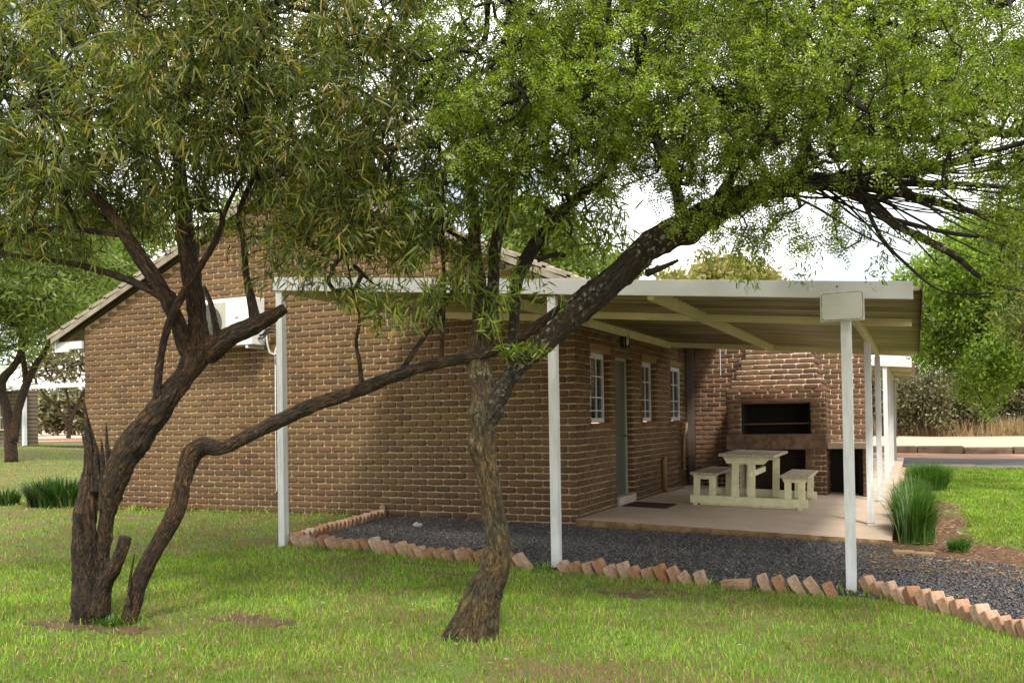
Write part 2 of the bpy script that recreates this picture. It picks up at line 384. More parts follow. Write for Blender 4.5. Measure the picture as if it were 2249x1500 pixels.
def wallx(mb, x, y0, y1, z0, z1, ops, th=.16):
    ys = sorted(set([y0, y1] + [o[0] for o in ops] + [o[1] for o in ops]))
    for a, b in zip(ys[:-1], ys[1:]):
        o = [q for q in ops if q[0] <= a + 1e-6 and q[1] >= b - 1e-6]
        if not o: mb.box(x - th, x, a, b, z0, z1)
        else:
            if o[0][2] > z0: mb.box(x - th, x, a, b, z0, o[0][2])
            mb.box(x - th, x, a, b, o[0][3], z1)
wallx(mb, -.006, .01, 24, -.5, 2.88, [(W1[0], W1[1], WZ[0] - .01, WZ[1]), (DO[0], DO[1], -.6, 2.13), (W2[0], W2[1], WZ[0] - .01, WZ[1]), (W3[0], W3[1], WZ[0] - .01, WZ[1])])
mb.build('veranda_wall', [M_brick, M_mortar], house, smooth=True)
# windows
def window(y0, y1, ncol, label):
    z0, z1 = WZ; x = -.13 if y0 < 4 else -.075
    f = MB()
    f.box(x, x + .045, y0 + .012, y0 + .055, z0, z1 - .004); f.box(x, x + .045, y1 - .055, y1 - .012, z0, z1 - .004)
    f.box(x + .001, x + .044, y0 + .055, y1 - .055, z1 - .08, z1 - .006); f.box(x + .001, x + .044, y0 + .055, y1 - .055, z0, z0 + .06)
    o = f.build('window', M_white, house, bevel=.002, label=label)
    b = MB()
    for i in range(1, ncol):
        y = y0 + .05 + (y1 - y0 - .1) * i / ncol; b.box(x + .005, x + .035, y - .011, y + .011, z0 + .06, z1 - .08)
    for t in (.17, .36, .66):
        z = z0 + (z1 - z0) * t; b.box(x + .008, x + .042, y0 + .055, y1 - .055, z - .008, z + .008)
    b.build('glazing_bars', M_white, o)
    p = MB(); p.box(x + .012, x + .018, y0 + .05, y1 - .05, z0 + .05, z1 - .07); p.build('pane', M_glass, o)
    q = MB(); q.box(x - .05, x - .04, y0, y1, z0, z1); q.build('curtain', M_curtain, o)
    s = MB(); s.box(-.1, .03, y0 - .005, y1 + .01, z0 - .075, z0 - .012); s.build('sill', M_sill, house, bevel=.006)
    l = MB(); l.box(-.1, .012, y0 - .03, y1 + .03, z1 + .003, z1 + .10); l.build('lintel', M_lintel, house, bevel=.005)
window(*W1, 3, 'white barred window nearest the house corner')
window(*W2, 3, 'white barred window beyond the door')
window(*W3, 2, 'narrow white window beside the inner corner')
d = MB(); d.box(-.155, -.115, DO[0] + .06, DO[1] - .06, .05, 2.07); dr = d.build('door', M_steel, house, bevel=.003)
h = MB(); h.tube([(-.115, 2.3, 1.0), (-.06, 2.3, 1.0), (-.06, 2.2, 1.0)], .009); h.build('handle', M_black, dr, True)
d = MB(); d.box(-.16, -.09, DO[0] + .01, DO[0] + .058, .04, 2.12); d.box(-.16, -.09, DO[1] - .058, DO[1] - .01, .04, 2.12); d.box(-.159, -.091, DO[0] + .058, DO[1] - .058, 2.07, 2.12)
d.build('door_frame', simple('door frame', (.34, .36, .28), (.26, .28, .2), 3, .5), house, bevel=.003)
d = MB(); d.box(-.15, .02, 1.68, DO[1] + .03, .02, .16); d.build('doorstep', simple('step concrete', (.52, .44, .38), (.42, .35, .3), 5, .8), house, bevel=.01)
# roof: tiles with rounded profile; verge boards and eaves
mb = MB()
def slope_pts(side, t, dz=0):   # t = horizontal distance from ridge
    return RX + side * t, RZ - SL * t + dz
for side in (-1, 1):
    rows = 15; tw = 4.78 / rows
    for r in range(rows):
        t0, t1 = r * tw, (r + 1) * tw + .05
        x0, z0 = slope_pts(side, t0, .0); x1, z1 = slope_pts(side, t1, .035)
        n = 72; ys = [-.16 + i * (24.3 / (n * 4)) for i in range(n * 4 + 1)] if side < 9 else []
        ys = np.arange(-.16, 24.2, .06)
        base = len(mb.v)
        vs = []
        for y in ys:
            hgt = .018 * math.sin((y + .16) / .24 * 2 * math.pi) + .02
            vs += [(x0, y, z0 + hgt), (x1, y, z1 + hgt), (x1, y, z1 + hgt - .028)]
        fs = []
        for i in range(len(ys) - 1):
            a = i * 3; fs += [(a, a + 3, a + 4, a + 1), (a + 1, a + 4, a + 5, a + 2)]
        mb.add(vs, fs)
        mb.add([(x0, -.162, z0 - .02), (x0, -.162, z0 + .03), (x1, -.162, z1 + .03), (x1, -.162, z1 - .03)], [(0, 1, 2, 3)])
mb.tube([(RX, -.18, RZ + .03), (RX, 24.2, RZ + .03)], .09, 10)
roof = mb.build('roof', M_tile, house)
mb = MB()
for side in (-1, 1):
    xa, za = slope_pts(side, 0); xb, zb = slope_pts(side, 4.75)
    mb.add([(xa, -.16, za - .02), (xb, -.16, zb - .02), (xb, -.16, zb - .10), (xa, -.16, za - .10), (xa, -.14, za - .02), (xb, -.14, zb - .02), (xb, -.14, zb - .10), (xa, -.14, za - .10)],
           [(0, 1, 2, 3), (4, 7, 6, 5), (0, 4, 5, 1), (3, 2, 6, 7), (1, 5, 6, 2)])
mb.build('verge_board', simple('weathered verge board', (.30, .27, .21), (.17, .14, .09), 5, .8), roof)
mb = MB()
for side in (-1, 1):
    xb, zb = slope_pts(side, 4.72)
    mb.box(min(xb, xb - side * .02), max(xb, xb - side * .02), -.10, 24.0, zb - .17, zb - .02)
mb.build('eave_fascia', M_white, roof)
mb = MB()
for y in np.arange(-.05, 24, .9):
    for side in (-1, 1):
        xa, za = slope_pts(side, .1); xb, zb = slope_pts(side, 4.68)
        mb.add([(xa, y, za - .01), (xb, y, zb - .01), (xb, y, zb - .11), (xa, y, za - .11), (xa, y + .05, za - .01), (xb, y + .05, zb - .01), (xb, y + .05, zb - .11), (xa, y + .05, za - .11)],
               [(0, 1, 2, 3), (4, 7, 6, 5), (0, 4, 5, 1), (3, 2, 6, 7), (1, 5, 6, 2)])
mb.build('rafters', M_wood, roof)
mb = MB(); mb.box(XL - .58, XL, -.06, -.02, 2.50, 2.62); mb.box(XL - .6, XL - .28, -.07, -.03, 2.46, 2.60)
mb.build('eave_bracket', M_white, house)
# braai wall, projecting from the house
mb = MB()
XR = 3.08
lay(mb, (0, YB, 0), (1, 0, 0), (0, -1, 0), XR, 2.72, r=11, off=.1, start=-.17)
lay(mb, (XR, YB, 0), (0, 1, 0), (1, 0, 0), .23, 2.72, r=12, start=-.17)
mb.mi = 1; mb.box(-.1, XR - .006, YB + .006, YB + .224, -.4, 2.71)
mb.build('screen_wall', [M_brick2, M_mortar2], house, smooth=True)

# ------------------------------------------------------------------ veranda floor
def slabz(x, y): return floorz(x)
slab = thing('veranda_floor', 'pinkish concrete veranda slab under the picnic table', 'patio slab', (1.7, 2.8, -.05))
m = MB(); xs = ax(0.0, 3.5, 36)
def fr(x): return -.04 + .010 * math.sin(x * 17) + .008 * math.sin(x * 41)
vs = []; 
for x in xs: vs += [(x, fr(x), floorz(x)), (x, 9.5, floorz(x))]
m.add(vs, [(2 * i, 2 * i + 2, 2 * i + 3, 2 * i + 1) for i in range(len(xs) - 1)])
m.add([(3.5, fr(3.5), floorz(3.5)), (3.5, 9.5, floorz(3.5)), (3.5, 9.5, -.4), (3.5, fr(3.5), -.4)], [(0, 1, 2, 3)])
m.build('slab_top', M_conc, slab)
m = MB(); xs = ax(0, 3.5, 120); vs = []
for x in xs:
    q = fr(x); a = random.uniform(-.012, .012)
    vs += [(x, q - .001, floorz(x)), (x, q - .012 + a * .3, floorz(x) - .02), (x, q - .008 + a, floorz(x) - .06), (x, q + .03 + a, -.25)]
m.add(vs, [(4 * i + k, 4 * i + 4 + k, 4 * i + 5 + k, 4 * i + 1 + k) for i in range(len(xs) - 1) for k in range(3)])
m.build('slab_edge', M_concedge, slab, smooth=True)

# ------------------------------------------------------------------ canopy
def rz(x): return 2.42 - .0856 * x          # underside of beams
canopy = thing('veranda_canopy', 'white lean-to canopy of corrugated sheet over the veranda', 'canopy', (1, 0, -.07))
YF, CXL, CXR = -2.82, -2.24, 3.76
def beam(mb, x0, x1, y0, y1, dz0, dz1):
    """beam following the roof fall"""
    vs = []
    for x in (x0, x1):
        for y in (y0, y1):
            for dz in (dz0, dz1): vs.append((x, y, rz(x) + dz))
    mb.add(vs, [(0, 1, 3, 2), (4, 6, 7, 5), (0, 4, 5, 1), (2, 3, 7, 6), (0, 2, 6, 4), (1, 5, 7, 3)])
m = MB(); beam(m, CXL, CXR, YF - .012, YF + .04, .01, .145); m.build('fascia', M_white, canopy, bevel=.003)
m = MB(); beam(m, .012, CXR - .02, -.66, -.60, .0, .075); m.build('purlin', M_cream, canopy, bevel=.003)
m = MB(); beam(m, .03, CXR - .01, 4.30, 4.36, .0, .085); m.build('purlin', M_cream, canopy, bevel=.003)
m = MB(); beam(m, CXL + .04, -.0, -.10, -.045, .0, .085); m.build('purlin', M_cream, canopy, bevel=.003)
for x in (.04, 1.70, 3.22):
    m = MB(); beam(m, x, x + .055, YF + .042, -.662, -.022, .088); beam(m, x, x + .055, -.598, 4.298, -.022, .088); m.build('rafter', M_cream, canopy, bevel=.003)
m = MB(); beam(m, -2.20, -2.145, YF + .042, -.102, -.012, .088); m.build('rafter', M_cream, canopy, bevel=.003)
def corr(mb, x0, x1, y0, y1, dz):
    ys = np.arange(y0, y1 + .001, .012); vs = []
    for y in ys:
        hh = .020 * min(1, max(-1, 2.2 * math.sin(y / .17 * 2 * math.pi) + .5)) + .003 * math.sin(y / .034 * 2 * math.pi)
        vs += [(x0, y, rz(x0) + dz + hh), (x1, y, rz(x1) + dz + hh), (x0, y, rz(x0) + dz + hh + .0031), (x1, y, rz(x1) + dz + hh + .0031)]
    fs = []
    for i in range(len(ys) - 1):
        a = 4 * i; fs += [(a, a + 1, a + 5, a + 4), (a + 2, a + 6, a + 7, a + 3), (a, a + 4, a + 6, a + 2), (a + 1, a + 3, a + 7, a + 5)]
    mb.add(vs, fs)
m = MB(); corr(m, .0, CXR + .06, YF + .045, 4.42, .098); corr(m, CXL - .02, -.0, YF + .045, -.05, .098)
m.build('roof_sheet', M_sheet, canopy, smooth=True)
for x_ in (-2.18, .83, 3.28):
    for dz_ in (.045, .105):
        m = MB(); m.tube([(x_ - .055, YF - .011, rz(x_) + dz_), (x_ - .055, YF - .019, rz(x_) + dz_)], .008, 6); m.build('bolt', M_rust, canopy)
m = MB(); beam(m, CXR + .061, CXR + .066, YF + .03, 4.42, .06, .13); m.build('edge_trim', simple('dark trim', (.05, .05, .04), (.03, .03, .025), 6, .6), canopy)
# bolts and posts
def post(x, y, zt_, zb, label=None, w=.038):
    m = MB(); m.box(x - w, x + w, y - w, y + w, zb, zt_); m.box(x - w - .012, x + w + .012, y - w - .012, y + w + .012, zb + .03, zb + .036)
    return m.build('post', M_post, canopy, bevel=.004, label=label)
for (x, y, lab) in ((-2.18, YF + .0, 'leftmost post'), (.83, YF + .0, 'middle front post'), (3.28, YF + .0, 'right front post carrying the sign plate')):
    post(x, y + .045, rz(x) - .005, float(g(x, y)) - .2, lab)
for (x, y) in ((3.245, 1.29), (3.245, 4.30)):
    p_ = post(x, y, rz(x) - .016, floorz(x) - .002); p_.data.materials[0] = M_post
m = MB(); m.box(3.10, 3.42, YF - .05, YF - .035, 1.97, 2.20)
sg = thing('blank_sign', 'blank off-white sign plate fixed on the right front canopy post', 'sign', (3.26, YF - .04, 1.97))
m.build('backing', simple('old white board', (.58, .60, .56), (.42, .43, .38), 5, .6), sg, bevel=.004)
poly = []
for cx_, cz_, a0 in ((3.388, 2.168, 0), (3.132, 2.168, 90), (3.132, 2.002, 180), (3.388, 2.002, 270)):
    for k in range(5): a = R_(a0 + k * 22.5); poly.append((cx_ + .022 * math.cos(a), cz_ + .022 * math.sin(a)))
def shrink(P, d, cx=3.26, cz=2.085): return [(cx + (a - cx) * (1 - d / .15), cz + (b - cz) * (1 - d / .105)) for a, b in P]
m = MB(); m.prism(poly, YF - .0535, YF - .0505); m.build('border', simple('dirty groove', (.09, .09, .06), (.5, .5, .45), 28, .8, pos=(.45, .6)), sg)
m = MB(); m.prism(shrink(poly, .005), YF - .0565, YF - .0536); m.build('plate', simple('sign face', (.56, .58, .54), (.52, .54, .49), 3, .5), sg)

# ------------------------------------------------------------------ air conditioner
ac = thing('air_conditioner', 'white outdoor air conditioner unit mounted high on the gable wall', 'air conditioner', (-5.06, -.2, 2.3))
M_ac = simple('white enamel', (.80, .81, .80), (.74, .75, .73), 2, .35, .02)
m = MB(); m.box(-5.78, -4.63, -.37, -.09, 2.36, 3.03); m.build('casing', M_ac, ac, bevel=.012)
m = MB(); m.box(-5.74, -5.09, -.374, -.371, 2.41, 2.98)
m.build('fan_guard_panel', simple('grey panel', (.42, .41, .33), (.36, .35, .28), 4, .5), ac)
m = MB(); 
cx, cz = -5.42, 2.69
m.prism([(cx + .262 * math.cos(a), cz + .262 * math.sin(a)) for a in np.linspace(0, 2 * math.pi, 37)[:-1]], -.378, -.3745)
m.build('fan_opening', M_black, ac)
m = MB()
for r in np.arange(.03, .27, .018): m.tube([(cx + r * math.cos(a), -.381, cz + r * math.sin(a)) for a in np.linspace(0, 2 * math.pi, 33)], .0028, 4, False)
for a in np.linspace(0, 2 * math.pi, 13)[:-1]: m.tube([(cx + .03 * math.cos(a), -.383, cz + .03 * math.sin(a)), (cx + .265 * math.cos(a), -.383, cz + .265 * math.sin(a))], .003, 4)
m.build('fan_grille', simple('grille grey', (.20, .20, .16), (.16, .16, .13), 5, .5), ac)
m = MB(); m.box(-4.92, -4.86, -.3735, -.3705, 2.74, 2.755); m.build('badge', M_black, ac)
for x in (-5.6, -4.75):
    m = MB(); m.box(x, x + .04, -.36, -.012, 2.315, 2.357); m.build('bracket', M_white, ac)
m = MB()
for k, (o1, r) in enumerate(((0, .016), (.045, .013))):
    m.tube([(-4.63, -.2 - o1, 2.5 - o1), (-4.58, -.2, 2.5 - o1), (-4.55, -.17, 2.56 - o1), (-4.50, -.14, 2.60 - o1), (-4.43, -.11, 2.585 - o1), (-4.39, -.07, 2.52 - o1), (-4.385, -.03, 2.44 - o1), (-4.40, -.015, 2.40)], r, 8)
m.build('hose', M_black, ac, True)
m = MB(); m.tube([(-4.56, -.16, 2.56), (-4.555, -.14, 2.40), (-4.55, -.10, 2.26), (-4.50, -.06, 2.23), (-4.47, -.03, 2.25)], .014, 8); m.build('drain_elbow', M_white, ac, True)
cp = MB(); cp.tube([(-4.46, -.035, 2.36), (-4.50, -.035, 2.28), (-4.50, -.035, 2.10)], .013, 8); cp.tube([(-4.50, -.035, 2.10), (-4.505, -.04, 1.2), (-4.50, -.04, .31), (-4.52, -.05, .27)], .0065, 6)
tag(cp.build('drain_pipe', M_white, None, True), 'thin white drain pipe running down the gable wall below the air conditioner', 'pipe')

# ------------------------------------------------------------------ braai (barbecue)
br = thing('brick_braai', 'built-in brick barbecue with stepped chimney and dark firebox under the canopy', 'barbecue', (1.65, 5.3, 0))
BY = 4.98; BX0, BX1 = .86, 2.43
mb = MB()
fw = lambda a, b, z0, z1, rr_, ops=(): lay(mb, (a, BY, 0), (1, 0, 0), (0, -1, 0), b - a, z1, openings=ops, start=z0, r=rr_, off=.3)
lay(mb, (BX0, BY, 0), (1, 0, 0), (0, -1, 0), BX1 - BX0, .70, openings=[(.20, 1.25, -1, 2)], r=21, start=-.065)
lay(mb, (BX0, BY, 0), (1, 0, 0), (0, -1, 0), BX1 - BX0, 1.68, openings=[(.235, 1.345, .9, 1.46)], r=22, start=.955)
lay(mb, (BX1, BY, 0), (0, 1, 0), (1, 0, 0), YB - BY, 1.68, r=23, start=.955)
lay(mb, (BX1, BY, 0), (0, 1, 0), (1, 0, 0), YB - BY, .70, r=24, start=-.065)
lay(mb, (BX0, BY, 0), (0, 1, 0), (-1, 0, 0), YB - BY, 1.68, r=25, start=.0)
mb.mi = 1
mb.box(BX0 + .006, BX0 + .235, BY + .006, YB - .01, .95, 1.68); mb.box(BX0 + 1.345, BX1 - .006, BY + .006, YB - .01, .95, 1.68)
mb.box(BX0 + .235, BX0 + 1.345, BY + .006, YB - .01, 1.46, 1.68)
mb.box(BX0 + .006, BX0 + .20, BY + .006, YB - .01, -.3, .70); mb.box(BX0 + 1.25, BX1 - .006, BY + .006, YB - .01, -.3, .70)
steps = []; x0, x1, z = BX0, BX1, 1.683
for k in range(14):
    nb = 1 if k % 2 else 2
    if k < 8 and k % 1 == 0: x0 += (.085, 0, .08, 0, .08, 0, .07, 0)[k]; x1 -= (.055, 0, .06, 0, .05, 0, .05, 0)[k]
    if k < 8 or True:
        if k == 8: x0 += .05; x1 -= .04
    yb = BY + .02 * min(k, 8) / 2
    mb.mi = 0
    lay(mb, (x0, yb, 0), (1, 0, 0), (0, -1, 0), x1 - x0, z + .085, start=z, r=30 + k, off=.2 * k)
    lay(mb, (x1, yb, 0), (0, 1, 0), (1, 0, 0), YB - yb, z + .085, start=z, r=50 + k)
    mb.mi = 1; mb.box(x0 + .006, x1 - .006, yb + .006, YB - .012, z - .004, z + .083)
    z += .085
mb.build('brickwork', [M_brick2, M_mortar2], br, smooth=True)
m = MB(); m.box(BX0 - .01, BX1 + .012, BY - .05, YB - .02, .703, .950); m.build('hearth_slab', M_hearth, br, bevel=.006)
m = MB(); m.box(BX0 + .16, BX0 + 1.40, BY - .012, BY + .09, 1.462, 1.535); m.build('lintel', simple('flat brick lintel', (.20, .09, .055), (.12, .055, .035), 9, .8, .4), br, bevel=.004)
m = MB(); m.box(BX0 + .235, BX0 + 1.345, YB - .10, YB - .03, .95, 1.46); m.box(BX0 + .236, BX0 + .262, BY + .03, YB - .1, .951, 1.459); m.box(BX0 + 1.318, BX0 + 1.344, BY + .03, YB - .1, .951, 1.459); m.box(BX0 + .25, BX0 + 1.33, BY + .1, YB - .1, 1.44, 1.458)
m.build('firebox', M_dark, br)
m = MB(); m.tube([(BX0 + .24, BY + .10, 1.115), (BX0 + 1.34, BY + .10, 1.125)], .012, 8)
for x in np.arange(BX0 + .28, BX0 + 1.32, .045): m.tube([(x, BY + .11, 1.13), (x, YB - .12, 1.13)], .003, 4)
m.build('grid', M_rust, br)
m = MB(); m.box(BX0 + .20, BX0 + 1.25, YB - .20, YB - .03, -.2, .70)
m.build('niche_back', simple('dark niche brick', (.05, .028, .02), (.02, .013, .01), 6, .9), br)  # niche back in a much darker brick tone
# counter on the right
ct = thing('brick_counter', 'low counter with pale edge beside the barbecue, dark store opening under it', 'counter', (2.75, 5.35, 0))
m = MB(); m.box(2.452, 3.07, BY + .02, YB - .02, .71, .80); m.build('counter_top', simple('counter edge', (.46, .36, .25), (.36, .27, .18), 6, .7), ct, bevel=.004)
mb = MB(); lay(mb, (2.97, BY + .05, 0), (1, 0, 0), (0, -1, 0), .11, .70, r=71, start=-.15); lay(mb, (3.08, BY + .05, 0), (0, 1, 0), (1, 0, 0), .66, .70, r=72, start=-.15)
mb.mi = 1; mb.box(2.976, 3.074, BY + .056, YB - .01, -.3, .708); mb.build('pier', [M_brick2, M_mortar2], ct, smooth=True)
m = MB(); m.box(2.455, 2.965, YB - .10, YB - .03, -.2, .70); m.box(2.9, 2.968, BY + .3, YB - .1, -.2, .70); m.build('store_recess', M_dark, ct)  # store opening lined in near black

# inner-corner pipes
m = MB(); m.box(.02, .16, YB - .13, YB - .03, .55, 2.5); m.box(.035, .145, YB - .125, YB - .035, .03, .55)
tag(m.build('downpipe', M_pipe, None, bevel=.01), 'dark square downpipe in the inner corner of the veranda', 'pipe')
m = MB(); m.tube([(.06, 5.5, 1.15), (.06, 5.45, 1.02), (.05, 5.3, .88), (.05, 5.28, .35)], .022, 8)
tag(m.build('waste_pipe', M_pipe2, None, True), 'bent tan waste pipe beside the dark downpipe', 'pipe')
m = MB(); m.tube([(.05, 4.0, .62), (.05, 4.0, .12), (.06, 4.02, .08), (.07, 4.4, .07), (.08, 5.0, .06)], .028, 8); m.box(.02, .08, 3.9, 3.945, .12, .60)
tag(m.build('stub_pipe', M_lintel, None, True), 'short ochre upright pipe with a pale length running along the wall foot', 'pipe')
m = MB(); m.tube([(.62, YB - .03, 2.6), (.62, YB - .03, 1.98)], .009, 6)
tag(m.build('conduit', M_white, None), 'thin white conduit on the braai wall just under the canopy', 'pipe')
lm = thing('wall_lamp', 'round black bulkhead lamp above the door on the veranda wall', 'lamp', (.02, 1.92, 2.33))
m = MB(); m.prism([(1.92 + .095 * math.cos(a), 2.33 + .095 * math.sin(a)) for a in np.linspace(0, 2 * math.pi, 25)[:-1]], .012, .05, 'x'); m.build('base', M_black, lm, bevel=.005)
m = MB(); m.tube([(.05, 1.92, 2.33), (.075, 1.92, 2.33), (.095, 1.92, 2.33), (.105, 1.92, 2.33)], [.07, .066, .05, .02], 16); m.build('globe', M_white, lm, True)
m = MB(); m.tube([(.085, 1.92 + .088 * math.cos(a), 2.33 + .088 * math.sin(a)) for a in np.linspace(0, 2 * math.pi, 25)], .013, 6); m.build('guard_ring', M_black, lm, True)

# door mat
m = MB(); M4 = Matrix.Translation((.36, 1.95, floorz(.36) + .002)) @ Matrix.Rotation(R_(0), 4, 'Z') @ Matrix.Rotation(math.atan(.03), 4, 'Y')
m.box(-.31, .31, -.29, .29, 0, .012, M4)
for k in range(9): m.box(-.28, .28, -.25 + k * .06, -.22 + k * .06, .0125, .017, M4)
tag(m.build('door_mat', M_mat, None, bevel=.002), 'dark red-brown doormat on the slab at the door', 'doormat')

# ------------------------------------------------------------------ picnic table set
pt = thing('picnic_table', 'weathered cream wooden picnic table with two attached benches', 'picnic table', (1.62, 2.9, 0))
PM = Matrix.Translation((1.62, 2.40, floorz(1.62) - .004)) @ Matrix.Rotation(R_(1.0), 4, 'Z') @ Matrix.Rotation(math.atan(.03), 4, 'Y')
LN = 1.50    # length away from camera
def pl(m, *a): m.box(*a, PM)
for y in (0, LN - .09):
    m = MB(); pl(m, -.80, .79, y, y + .045, .035, .145); pl(m, -.76, -.70, y + .004, y + .04, -.0, .034); pl(m, .66, .72, y + .004, y + .04, -.0, .034); pl(m, -.66, .62, y + .012, y + .03, .012, .032) 
    m.build('skid', M_table, pt, bevel=.003)
for y in (.048, LN - .135):
    for x in (-.19, .03) if y < .5 else (-.19, .20):
        m = MB(); pl(m, x - .045, x + .055, y, y + .035, .05, .63); m.build('table_leg', M_table, pt, bevel=.003)
    for x in (-.72, -.50, .52, .70):
        m = MB(); pl(m, x - .045, x + .045, y, y + .035, .05, .385); m.build('bench_leg', M_table, pt, bevel=.003)
    m = MB()
    vs = [PM @ Vector(v) for v in ((-.30, y - .02, .60), (.20, y - .02, .60), (.30, y - .02, .70), (-.36, y - .02, .70), (-.30, y + .02, .60), (.20, y + .02, .60), (.30, y + .02, .70), (-.36, y + .02, .70))]
    m.add(vs, [(0, 1, 2, 3), (4, 7, 6, 5), (0, 4, 5, 1), (1, 5, 6, 2), (2, 6, 7, 3), (3, 7, 4, 0)]); m.build('top_bearer', M_table, pt, bevel=.003)
    for s, c_ in ((-1, -.61), (1, .61)):
        m = MB(); vs = [PM @ Vector(v) for v in ((c_ - .14, y - .02, .37), (c_ + .14, y - .02, .37), (c_ + .17, y - .02, .43), (c_ - .17, y - .02, .43), (c_ - .14, y + .0, .37), (c_ + .14, y + .0, .37), (c_ + .17, y + .0, .43), (c_ - .17, y + .0, .43))]
        m.add(vs, [(0, 1, 2, 3), (4, 7, 6, 5), (0, 4, 5, 1), (1, 5, 6, 2), (2, 6, 7, 3), (3, 7, 4, 0)]); m.build('bench_bearer', M_table, pt, bevel=.003)
m = MB(); pl(m, -.005, .045, -.06, LN - .06, .42, .50); m.build('stretcher', M_table, pt, bevel=.003)
M_tabtop = simple('worn plank tops', (.56, .50, .38), (.34, .25, .18), 9, .6, .4, 30, .004, pos=(.4, .6), vec=(14, 2, 2))
m = MB()
for k in range(5): x = -.40 + k * .152; pl(m, x, x + .144, -.07, LN + .05, .70, .738)
m.build('table_top', M_tabtop, pt, bevel=.004)
for c_ in (-.61, .61):
    m = MB()
    for k in range(3): x = c_ - .19 + k * .128; pl(m, x, x + .121, -.03, LN + .02, .43, .465)
    m.build('bench_seat', M_tabtop, pt, bevel=.004)

# ------------------------------------------------------------------ brick edging
bs = bpy.data.meshes.new('edging_brick_mesh')
bm = bmesh.new(); bmesh.ops.create_cube(bm, size=1)
bmesh.ops.scale(bm, vec=(.073, .106, .222), verts=bm.verts); bmesh.ops.bevel(bm, geom=list(bm.edges), offset=.004, segments=2, affect='EDGES')
bm.to_mesh(bs); bm.free(); bs.materials.append(M_redbrick)
def edging(x, y, ang, lean, label, group, up=.0, yaw=0, flat=False):
    o = bpy.data.objects.new('edging_brick', bs); C.objects.link(o)
    z = float(g(x, y))
    if flat:
        o.matrix_world = Matrix.Translation((x, y, z + .035)) @ Matrix.Rotation(ang, 4, 'Z') @ Matrix.Rotation(R_(84), 4, 'Y')
    else:
        o.matrix_world = Matrix.Translation((x, y, z - .012 + up)) @ Matrix.Rotation(ang + yaw, 4, 'Z') @ Matrix.Rotation(R_(lean), 4, 'Y') @ Matrix.Translation((0, 0, 0))
    tag(o, label, 'brick', group); return o
rb = random.Random(4)
ORD = 'first second third fourth fifth sixth seventh eighth ninth tenth eleventh twelfth thirteenth fourteenth fifteenth sixteenth seventeenth eighteenth nineteenth twentieth'.split()
ORD += ['twenty-' + q for q in ORD[:9]] + ['thirtieth'] + ['thirty-' + q for q in ORD[:9]]
def along(path, step):
    out = []; carry = 0
    for (a, b) in zip(path[:-1], path[1:]):
        L = math.hypot(b[0] - a[0], b[1] - a[1]); t = carry
        while t < L: out.append((a[0] + (b[0] - a[0]) * t / L, a[1] + (b[1] - a[1]) * t / L, math.atan2(b[1] - a[1], b[0] - a[0]))); t += step
        carry = t - L
    return out
for i, (x, y, a) in enumerate(along([(-2.14, -2.70), (-1.2, -2.74), (.0, -2.86), (.68, -2.92)], .109)):
    big = i == 10
    edging(x, y + rb.uniform(-.012, .012), a, -30 + rb.uniform(-13, 9), 'tallest tilted brick in the front edging between the left and middle posts' if big else ORD[i] + ' tilted clay brick right of the left canopy post, front edging',
           'edging bricks between left and middle posts', rb.uniform(-.022, .018) + .025 + (.035 if big else 0), rb.uniform(-.25, .25))
for i, (x, y, a) in enumerate(along([(1.0, -2.93), (2.25, -3.04)], .108)):
    edging(x, y + rb.uniform(-.012, .012), a, -28 + rb.uniform(-12, 10), ORD[i] + ' tilted clay brick right of the middle canopy post, front edging', 'edging bricks right of middle post', rb.uniform(-.025, .015) + .03, rb.uniform(-.25, .25))
edging(2.45, -3.05, R_(-4), 0, 'single edging brick lying flat in the grass in a gap of the front row', None, flat=True)
for i, (x, y, a) in enumerate(along([(2.68, -3.04), (3.18, -3.06)], .122)):
    edging(x, y, a, -28 + rb.uniform(-10, 10), ORD[i] + ' tilted brick right of the flat fallen one, left of the sign post', 'edging bricks left of the sign post', rb.uniform(-.02, .015) + .03, rb.uniform(-.2, .2))
for i, (x, y, a) in enumerate(along([(3.43, -2.80), (3.70, -3.06), (4.02, -3.40), (4.40, -3.98)], .106)):
    edging(x, y, a, -28 + rb.uniform(-12, 10), ORD[i] + ' tilted brick right of the sign post, in the curved row', 'edging bricks curving off to the right', rb.uniform(-.02, .015) + .025, rb.uniform(-.3, .3))
for i, (x, y, a) in enumerate(along([(-2.27, -2.50), (-2.45, -1.5), (-2.70, -.10)], .112)):
    edging(x, y, a, 34 + rb.uniform(-9, 9), ORD[i] + ' small toothed brick from the left post in the side row', 'side row of edging bricks', rb.uniform(-.01, .01) + .012, rb.uniform(-.12, .12))
o = bpy.data.objects.new('edging_brick', bs); C.objects.link(o); o.location = (-2.74, -.02, .03); o.rotation_euler = (0, 0, .3); tag(o, 'upright red brick standing against the gable wall at the end of the side row', 'brick')

# ------------------------------------------------------------------ gravel bed
def inpoly(P, x, y):
    c = np.zeros(np.shape(x), bool); n = len(P)
    for i in range(n):
        x0, y0 = P[i]; x1, y1 = P[(i + 1) % n]
        k = ((y0 > y) != (y1 > y)) & (x < (x1 - x0) * (y - y0) / ((y1 - y0) or 1e-9) + x0); c ^= k
    return c
GP = [(-2.18, -2.64), (.8, -2.86), (3.35, -2.98), (3.7, -3.0), (4.05, -3.4), (4.4, -3.92), (4.8, -4.6), (7, -4.6), (12, -4), (12, -1.05), (4.6, -1.0), (3.5, -.45), (3.5, .02), (0, .02), (-2.72, .02), (-2.42, -1.4)]
M_grav, n, b, _ = nodes('dark gravel base')
n.links.new(ramp(n, noise(n, 55, 5, .8), [(.3, (.012, .012, .014)), (.7, (.05, .05, .055))]), b.inputs['Base Color']); b.inputs['Roughness'].default_value = .95; bump(n, b, noise(n, 70, 5), 1, .02)
